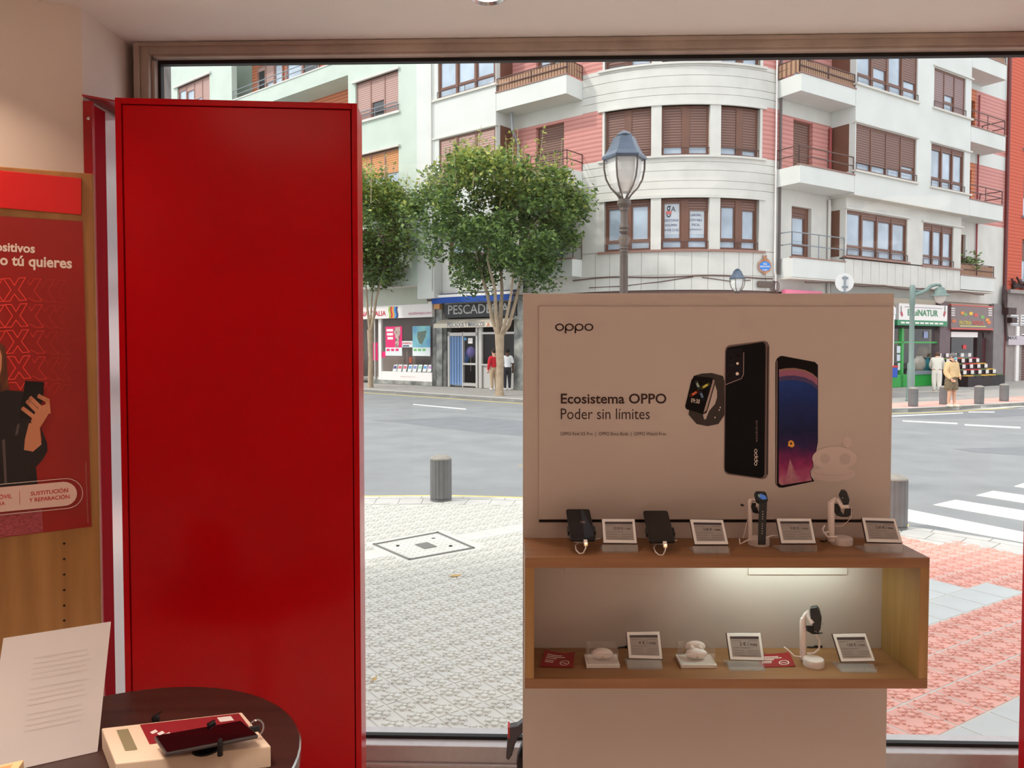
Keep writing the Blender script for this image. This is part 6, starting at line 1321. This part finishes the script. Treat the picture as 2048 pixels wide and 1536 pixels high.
def tree(base,zsplit,stems,crown,rad,label,seed,N=11000,shoots=26,k_=.68):
    rnd=random.Random(seed); base=Vector(base); c=Vector(crown); R=Vector(rad)
    t=thing('street_tree',base,label,'tree','street trees')
    MB().tube([base+Vector((0,0,-.02)),base+Vector((0,0,.15)),base+Vector((.02,0,zsplit*.5)),base+Vector((.0,0,zsplit))],[k_*x for x in (.26,.21,.19,.24)],14).build('trunk',m_bark,t,smooth=True)
    for pts,r0 in stems:
        P=[base+Vector((0,0,zsplit-.15))]+[Vector(p) for p in pts]; n=len(P); MB().tube(P,[k_*r0*(1-.75*i/(n-1)) for i in range(n)],8).build('branch',m_bark,t,smooth=True)
    mbs=[MB(),MB(),MB()]
    lumps=[]
    for i in range(110):
        while True:
            d=Vector((rnd.uniform(-1,1),rnd.uniform(-1,1),rnd.uniform(-1,1)))
            if .25<d.length<1: break
        lumps.append((Vector((c.x+d.x*R.x,c.y+d.y*R.y,c.z+d.z*R.z)),rnd.uniform(.35,.8)))
    def leaf(p,size):
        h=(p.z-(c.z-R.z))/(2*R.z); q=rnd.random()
        k=2 if q<max(0,(h-.5)*1.1) else (1 if q<.22+.75*h else 0)  # darker leaves low in the crown stand in for its self-shading
        d=Vector((rnd.gauss(0,1),rnd.gauss(0,1),rnd.gauss(-.25,.55))).normalized()*size; s=d.cross(Vector((rnd.gauss(0,.5),rnd.gauss(0,.5),1))); s=s.normalized()*size*.62 if s.length>1e-6 else Vector((size*.5,0,0))
        m=mbs[k]; m.face([p-d*.9,p-d*.1+s,p+d*.25+s*.35,p+d,p+d*.25-s*.35,p-d*.1-s])
    for i in range(N):
        l,r=rnd.choice(lumps); d=Vector((rnd.gauss(0,1),rnd.gauss(0,1),rnd.gauss(0,.75))).normalized()*r*rnd.random()**.4
        p=l+d; e=Vector(((p.x-c.x)/R.x,(p.y-c.y)/R.y,(p.z-c.z)/R.z))
        if e.length>1.0+.22*rnd.random(): continue
        leaf(p,rnd.uniform(.075,.125))
    for i in range(shoots):
        a=rnd.uniform(0,2*math.pi); q=rnd.random()**.5; x=c.x+R.x*.85*q*math.cos(a); y=c.y+R.y*.85*q*math.sin(a); z0_=c.z+R.z*math.sqrt(max(0,1-q*q*.72))*.85
        L=rnd.uniform(.5,1.3); tip=Vector((x+rnd.gauss(0,.12),y+rnd.gauss(0,.12),z0_+L)); b0_=Vector((x,y,z0_-.5)); MB().tube([b0_,tip],[.018,.006],5).build('shoot',m_bark,t)
        for j in range(22): leaf(b0_+(tip-b0_)*rnd.random()+Vector((rnd.gauss(0,.07),rnd.gauss(0,.07),0)),rnd.uniform(.06,.1))
    for m,mm,nm in zip(mbs,(m_leaf_a,m_leaf_b,m_leaf_c),('dark_foliage','foliage','pale_foliage')):
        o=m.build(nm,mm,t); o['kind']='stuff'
b=atZ(999,791,FZs); Yq=b.y
def A(x,y,dy=0): return atY(x,y,Yq+dy)
tree(b,A(1000,668).z-FZs,[([A(985,640),A(975,590),A(958,530),A(945,470)],.13),([A(992,630,-.3),A(990,580,-.5),A(975,520,-.6),A(985,440,-.6)],.12),([A(1002,620,.3),A(1004,580,.4),A(1000,500,.5),A(1000,400,.5)],.13),([A(1018,650),A(1032,600),A(1044,545),A(1060,490)],.12),([A(1012,640,-.4),A(1022,590,-.6),A(1030,520,-.7),A(1075,440,-.8)],.10)],
  A(1000,445),(A(1178,450).x-A(1000,450).x,2.7,(A(1000,300).z-A(1000,590).z)/2),'bushy green street tree in front of the fishmonger',21,N=24000,shoots=40)
b=atZ(741,774.5,FZs); Yq=b.y
tree(b,A(738,660).z-FZs,[([A(748,630),A(752,600),A(762,560),A(772,520)],.14),([A(735,620),A(733,580),A(725,520)],.12),([A(742,625,.3),A(745,580,.4),A(748,500,.4)],.1)],
  A(738,460),(A(832,450).x-A(738,450).x,2.2,(A(738,340).z-A(738,580).z)/2),'green street tree half hidden behind the red cabinet',33,N=14000,shoots=24,k_=.52)
# ================================================================ people
def person(loc,rz,H,label,joints,rad,garments,hair,skin,extra=None,shoe=(230,226,218),name='person'):
    """one continuous skinned body; garments are shells lifted off that body"""
    root=thing(name,loc,label,'person','people across the street',rz)
    J={'pelvis':(0,0,.53),'spine':(0,0,.62),'chest':(0,0,.74),'neck':(0,0,.835),'head0':(0,-.005,.88),'head1':(0,-.012,.945),
       'shL':(.10,0,.795),'elL':(.135,.01,.63),'wrL':(.14,-.03,.49),'haL':(.14,-.045,.445),'shR':(-.10,0,.795),'elR':(-.135,.01,.63),'wrR':(-.14,-.03,.49),'haR':(-.14,-.045,.445),
       'hipL':(.05,0,.50),'knL':(.055,-.012,.28),'anL':(.055,.012,.05),'toL':(.06,-.075,.022),'hipR':(-.05,0,.50),'knR':(-.055,-.012,.28),'anR':(-.055,.012,.05),'toR':(-.06,-.075,.022)}
    J.update(joints)
    Rd={'pelvis':.078,'spine':.07,'chest':.08,'neck':.032,'head0':.05,'head1':.056,'sh':.042,'el':.028,'wr':.018,'ha':.020,'hip':.06,'kn':.038,'an':.024,'to':.022}; Rd.update(rad)
    E=[('pelvis','spine'),('spine','chest'),('chest','neck'),('neck','head0'),('head0','head1')]
    for s in 'LR': E+=[('chest','sh'+s),('sh'+s,'el'+s),('el'+s,'wr'+s),('wr'+s,'ha'+s),('pelvis','hip'+s),('hip'+s,'kn'+s),('kn'+s,'an'+s),('an'+s,'to'+s)]
    names=list(J); idx={n:i for i,n in enumerate(names)}
    me=bpy.data.meshes.new('body'); me.from_pydata([tuple(c*H for c in J[n]) for n in names],[(idx[a],idx[b]) for a,b in E],[]); me.update()
    ob=bpy.data.objects.new('body',me); COL.objects.link(ob)
    md=ob.modifiers.new('skin','SKIN'); md.use_smooth_shade=True
    for n in names:
        k=n if n in Rd else n[:-1]; r=Rd.get(n,Rd.get(k))*H; sv=me.skin_vertices[0].data[idx[n]]; sv.radius=(r,r*(.78 if n in('chest','spine','pelvis') else 1)); sv.use_root=(n=='pelvis')
    ms=ob.modifiers.new('sub','SUBSURF'); ms.levels=2; ms.render_levels=2
    dg=bpy.context.evaluated_depsgraph_get(); dg.update(); me2=bpy.data.meshes.new_from_object(ob.evaluated_get(dg)); bpy.data.objects.remove(ob); bpy.data.meshes.remove(me)
    body=bpy.data.objects.new('body',me2); COL.objects.link(body); me2.materials.clear(); me2.materials.append(skin); body.parent=root
    P=[v.co.copy() for v in me2.vertices]; N=[v.normal.copy() for v in me2.vertices]; jv={n:Vector(J[n])*H for n in names}
    segs=[(a,b) for a,b in E]
    def nearest(p):
        best=None
        for a,b in segs:
            A_,B_=jv[a],jv[b]; d=B_-A_; t=max(0,min(1,(p-A_).dot(d)/max(d.length_squared,1e-9))); q=(A_+d*t-p).length-(Rd.get(a,Rd.get(a[:-1]))*(1-t)+Rd.get(b,Rd.get(b[:-1]))*t)*H
            if best is None or q<best[0]: best=(q,a,b,t)
        return best
    near=[nearest(p) for p in P]
    for gname,gmat,test,lift in garments:
        mb=MB(); keep=[f for f in me2.polygons if all(test(near[i][1],near[i][2],near[i][3],P[i]/H) for i in f.vertices)]
        mp={}
        for f in keep:
            ids=[]
            for i in f.vertices:
                if i not in mp: q=P[i]+N[i]*lift*H; mp[i]=len(mb.v); mb.v.append(tuple(q))
                ids.append(mp[i])
            mb.f.append(ids)
        if mb.f: g=mb.build(gname,gmat,None,smooth=True); g.parent=root
    hd=jv['head1']; hd0=jv['head0']
    def add(nm,mb,m): o=mb.build(nm,m,None,smooth=True); o.parent=root; return o
    if hair:
        hm,full=hair
        mb=MB(); n=14
        add('hair',MB().ball(hd+Vector((0,.022*H,.012*H)),.064*H,14,9,(1,1.05,1.0 if full else .9)),hm)
    fdir=(hd-hd0); 
    for s in (-1,1): add('eye',MB().ball(hd+Vector((s*.020*H,-.053*H,-.006*H)),.006*H,6,4),m_black); add('ear',MB().ball(hd+Vector((s*.056*H,.0,-.012*H)),.013*H,6,4,(.4,1,1.3)),skin)
    add('nose',MB().ball(hd+Vector((0,-.06*H,-.02*H)),.009*H,6,4,(.8,1,1.4)),skin); add('mouth',MB().ball(hd+Vector((0,-.052*H,-.038*H)),.012*H,6,4,(1.3,.5,.35)),mat('lip',(170,96,88),.6))
    for s in 'LR':
        w=jv['wr'+s]; h=jv['ha'+s]; d=(h-w).normalized(); sx=d.orthogonal().normalized() if abs(d.y)>.9 else d.cross(Vector((0,1,0))).normalized(); mb=MB(); k0=h
        for i in range(4): o_=sx*(i-1.5)*.011*H; L=(.040,.047,.044,.034)[i]*H; mb.tube([k0+o_,k0+o_+d*L*.55,k0+o_*.9+d*L+Vector((0,-.006*H,0))],[.0062*H,.006*H,.0045*H],6)
        mb.tube([w+d*.015*H-sx*.015*H,k0-sx*.032*H,k0-sx*.034*H+d*.02*H],[.007*H,.0065*H,.005*H],6); add('fingers',mb,skin)
        a=jv['an'+s]; t_=jv['to'+s]; mb=MB(); mb.tube([a+Vector((0,.02*H,-.028*H)),a+Vector((0,0,-.026*H)),t_+Vector((0,.01*H,.0)),t_+Vector((0,-.015*H,-.004*H))],[.024*H,.03*H,.027*H,.014*H],10); add('shoe',mb,mat('shoe_%d'%shoe[0],shoe,.6))
    if extra: extra(root,H,add,jv)
    return root
m_sk=mat('skin_fair',(220,170,142),.6); m_sk2=mat('skin_dark',(96,64,48),.6)
TORSO={'pelvis','spine','chest'}
def is_top(sleeve,zlo):
    def f(a,b,t,p):
        if a in('spine','pelvis') and b in TORSO and p.z>zlo: return True
        if a=='chest' and (b!='neck' or t<.55) : return True
        if a[:2]=='sh': return True if sleeve>.5 else t<sleeve*2
        if a[:2]=='el': return sleeve>.5 and t<(sleeve-.5)*2
        return False
    return f
def is_leg(zlo,zhi):
    def f(a,b,t,p):
        if p.z>zhi or p.z<zlo: return False
        return (a=='pelvis') or a[:3]=='hip' or a[:2]=='kn'
    return f
# woman in tan cardigan, mask and patterned skirt, turned to her left
g=atZ(1902,813,FZs)
m_tan=mat('tan_knit',(222,188,140),.9,var=.08,scale=20); m_skirt=mat('olive_print',(98,82,62),.85,rgb2=(150,132,104),var=.4,scale=25)
def lady(root,H,add,jv):
    mb=MB(); n=22
    prof=[(.105,.565),(.118,.50),(.125,.42),(.130,.33),(.122,.315)]
    for k in range(1): pass
    rings=[]
    for r,z in prof:
        rings.append([mb.pt(((r+.006*math.sin(5*a+z*30))*H*math.cos(a)*1.0+.0*H,(r*.85)*H*math.sin(a)+.005*H,z*H)) for a in [2*math.pi*i/n for i in range(n)]])
    for a,b in zip(rings[:-1],rings[1:]):
        for i in range(n): mb.f.append([a[i],a[(i+1)%n],b[(i+1)%n],b[i]])
    add('skirt',mb,m_skirt)
    hd=jv['head1']; mb=MB().ball(hd+Vector((0,-.046*H,-.03*H)),.033*H,12,7,(1.05,.6,.85)); add('face_mask',mb,mat('mask_blue',(120,190,210),.7))
    mb=MB(); rings=[]
    for r,z in ((.115,.56),(.108,.60),(.102,.66)): rings.append([mb.pt((r*H*math.cos(a),r*.85*H*math.sin(a),z*H)) for a in [2*math.pi*i/n for i in range(n)]])
    for a,b in zip(rings[:-1],rings[1:]):
        for i in range(n): mb.f.append([a[i],a[(i+1)%n],b[(i+1)%n],b[i]])
    add('cardigan_hem',mb,m_tan)
person(g,math.radians(20),1.50,'elderly woman in a tan cardigan, patterned skirt and blue face mask','' or {'wrL':(.10,-.10,.54),'haL':(.07,-.125,.53),'elL':(.14,.0,.62),'wrR':(-.12,-.09,.52),'haR':(-.10,-.12,.50),'head0':(0,-.02,.875),'head1':(0,-.035,.935),'anL':(.06,-.02,.05),'toL':(.07,-.10,.022)},
  {'pelvis':.098,'spine':.095,'chest':.098,'sh':.052,'el':.040,'hip':.07},[('cardigan',m_tan,is_top(.98,.54),.012)],(mat('grey_hair',(112,106,104),.8,var=.2,scale=30),True),m_sk,lady,shoe=(236,228,210))
# person in white print clothes leaning towards the shop window
g=atZ(1873,785,FZs)
m_flo=mat('white_floral',(232,226,216),.85,rgb2=(200,200,186),var=.25,scale=14); m_wt=mat('white_trousers',(224,220,210),.85)
person(g,math.radians(150),1.52,'person in a pale floral top and white trousers leaning at the health shop',{'spine':(0,-.04,.62),'chest':(0,-.12,.73),'neck':(0,-.19,.81),'head0':(0,-.22,.845),'head1':(0,-.27,.895),'shL':(.1,-.13,.785),'shR':(-.1,-.13,.785),'elL':(.13,-.16,.63),'elR':(-.13,-.16,.63),'wrL':(.10,-.26,.56),'wrR':(-.10,-.26,.56),'haL':(.08,-.30,.55),'haR':(-.08,-.30,.55)},
  {'pelvis':.092,'spine':.09,'chest':.092,'sh':.05,'el':.038,'hip':.068,'kn':.05,'an':.036},[('trousers',m_wt,is_leg(.045,.56),.008),('top',m_flo,is_top(.85,.50),.014)],(mat('brown_hair',(86,60,46),.8),True),m_sk,shoe=(232,226,214))
# two customers at the fishmonger counter
g=atZ(988,780,FZs)
person(g,math.radians(205),1.58,'person in a red top and beige trousers behind the tree trunk',{},{'pelvis':.08},[('trousers',mat('beige_trousers',(186,160,130),.85),is_leg(.05,.56),.008),('red_top',mat('red_cloth',(206,36,48),.8),is_top(.98,.50),.012)],(mat('dark_hair',(52,38,34),.8),True),m_sk,shoe=(214,210,206))
g=atZ(1014.5,780,FZs)
person(g,math.radians(190),1.60,'person in a white T-shirt and black trousers at the fishmonger counter',{'elL':(.15,.02,.63),'wrL':(.16,-.02,.49)},{},[('trousers',mat('black_trousers',(44,42,48),.85),is_leg(.05,.56),.008),('white_shirt',mat('white_cotton',(236,236,238),.85),is_top(.45,.50),.012)],(mat('black_hair',(24,22,22),.8),True),m_sk2,shoe=(226,226,226))
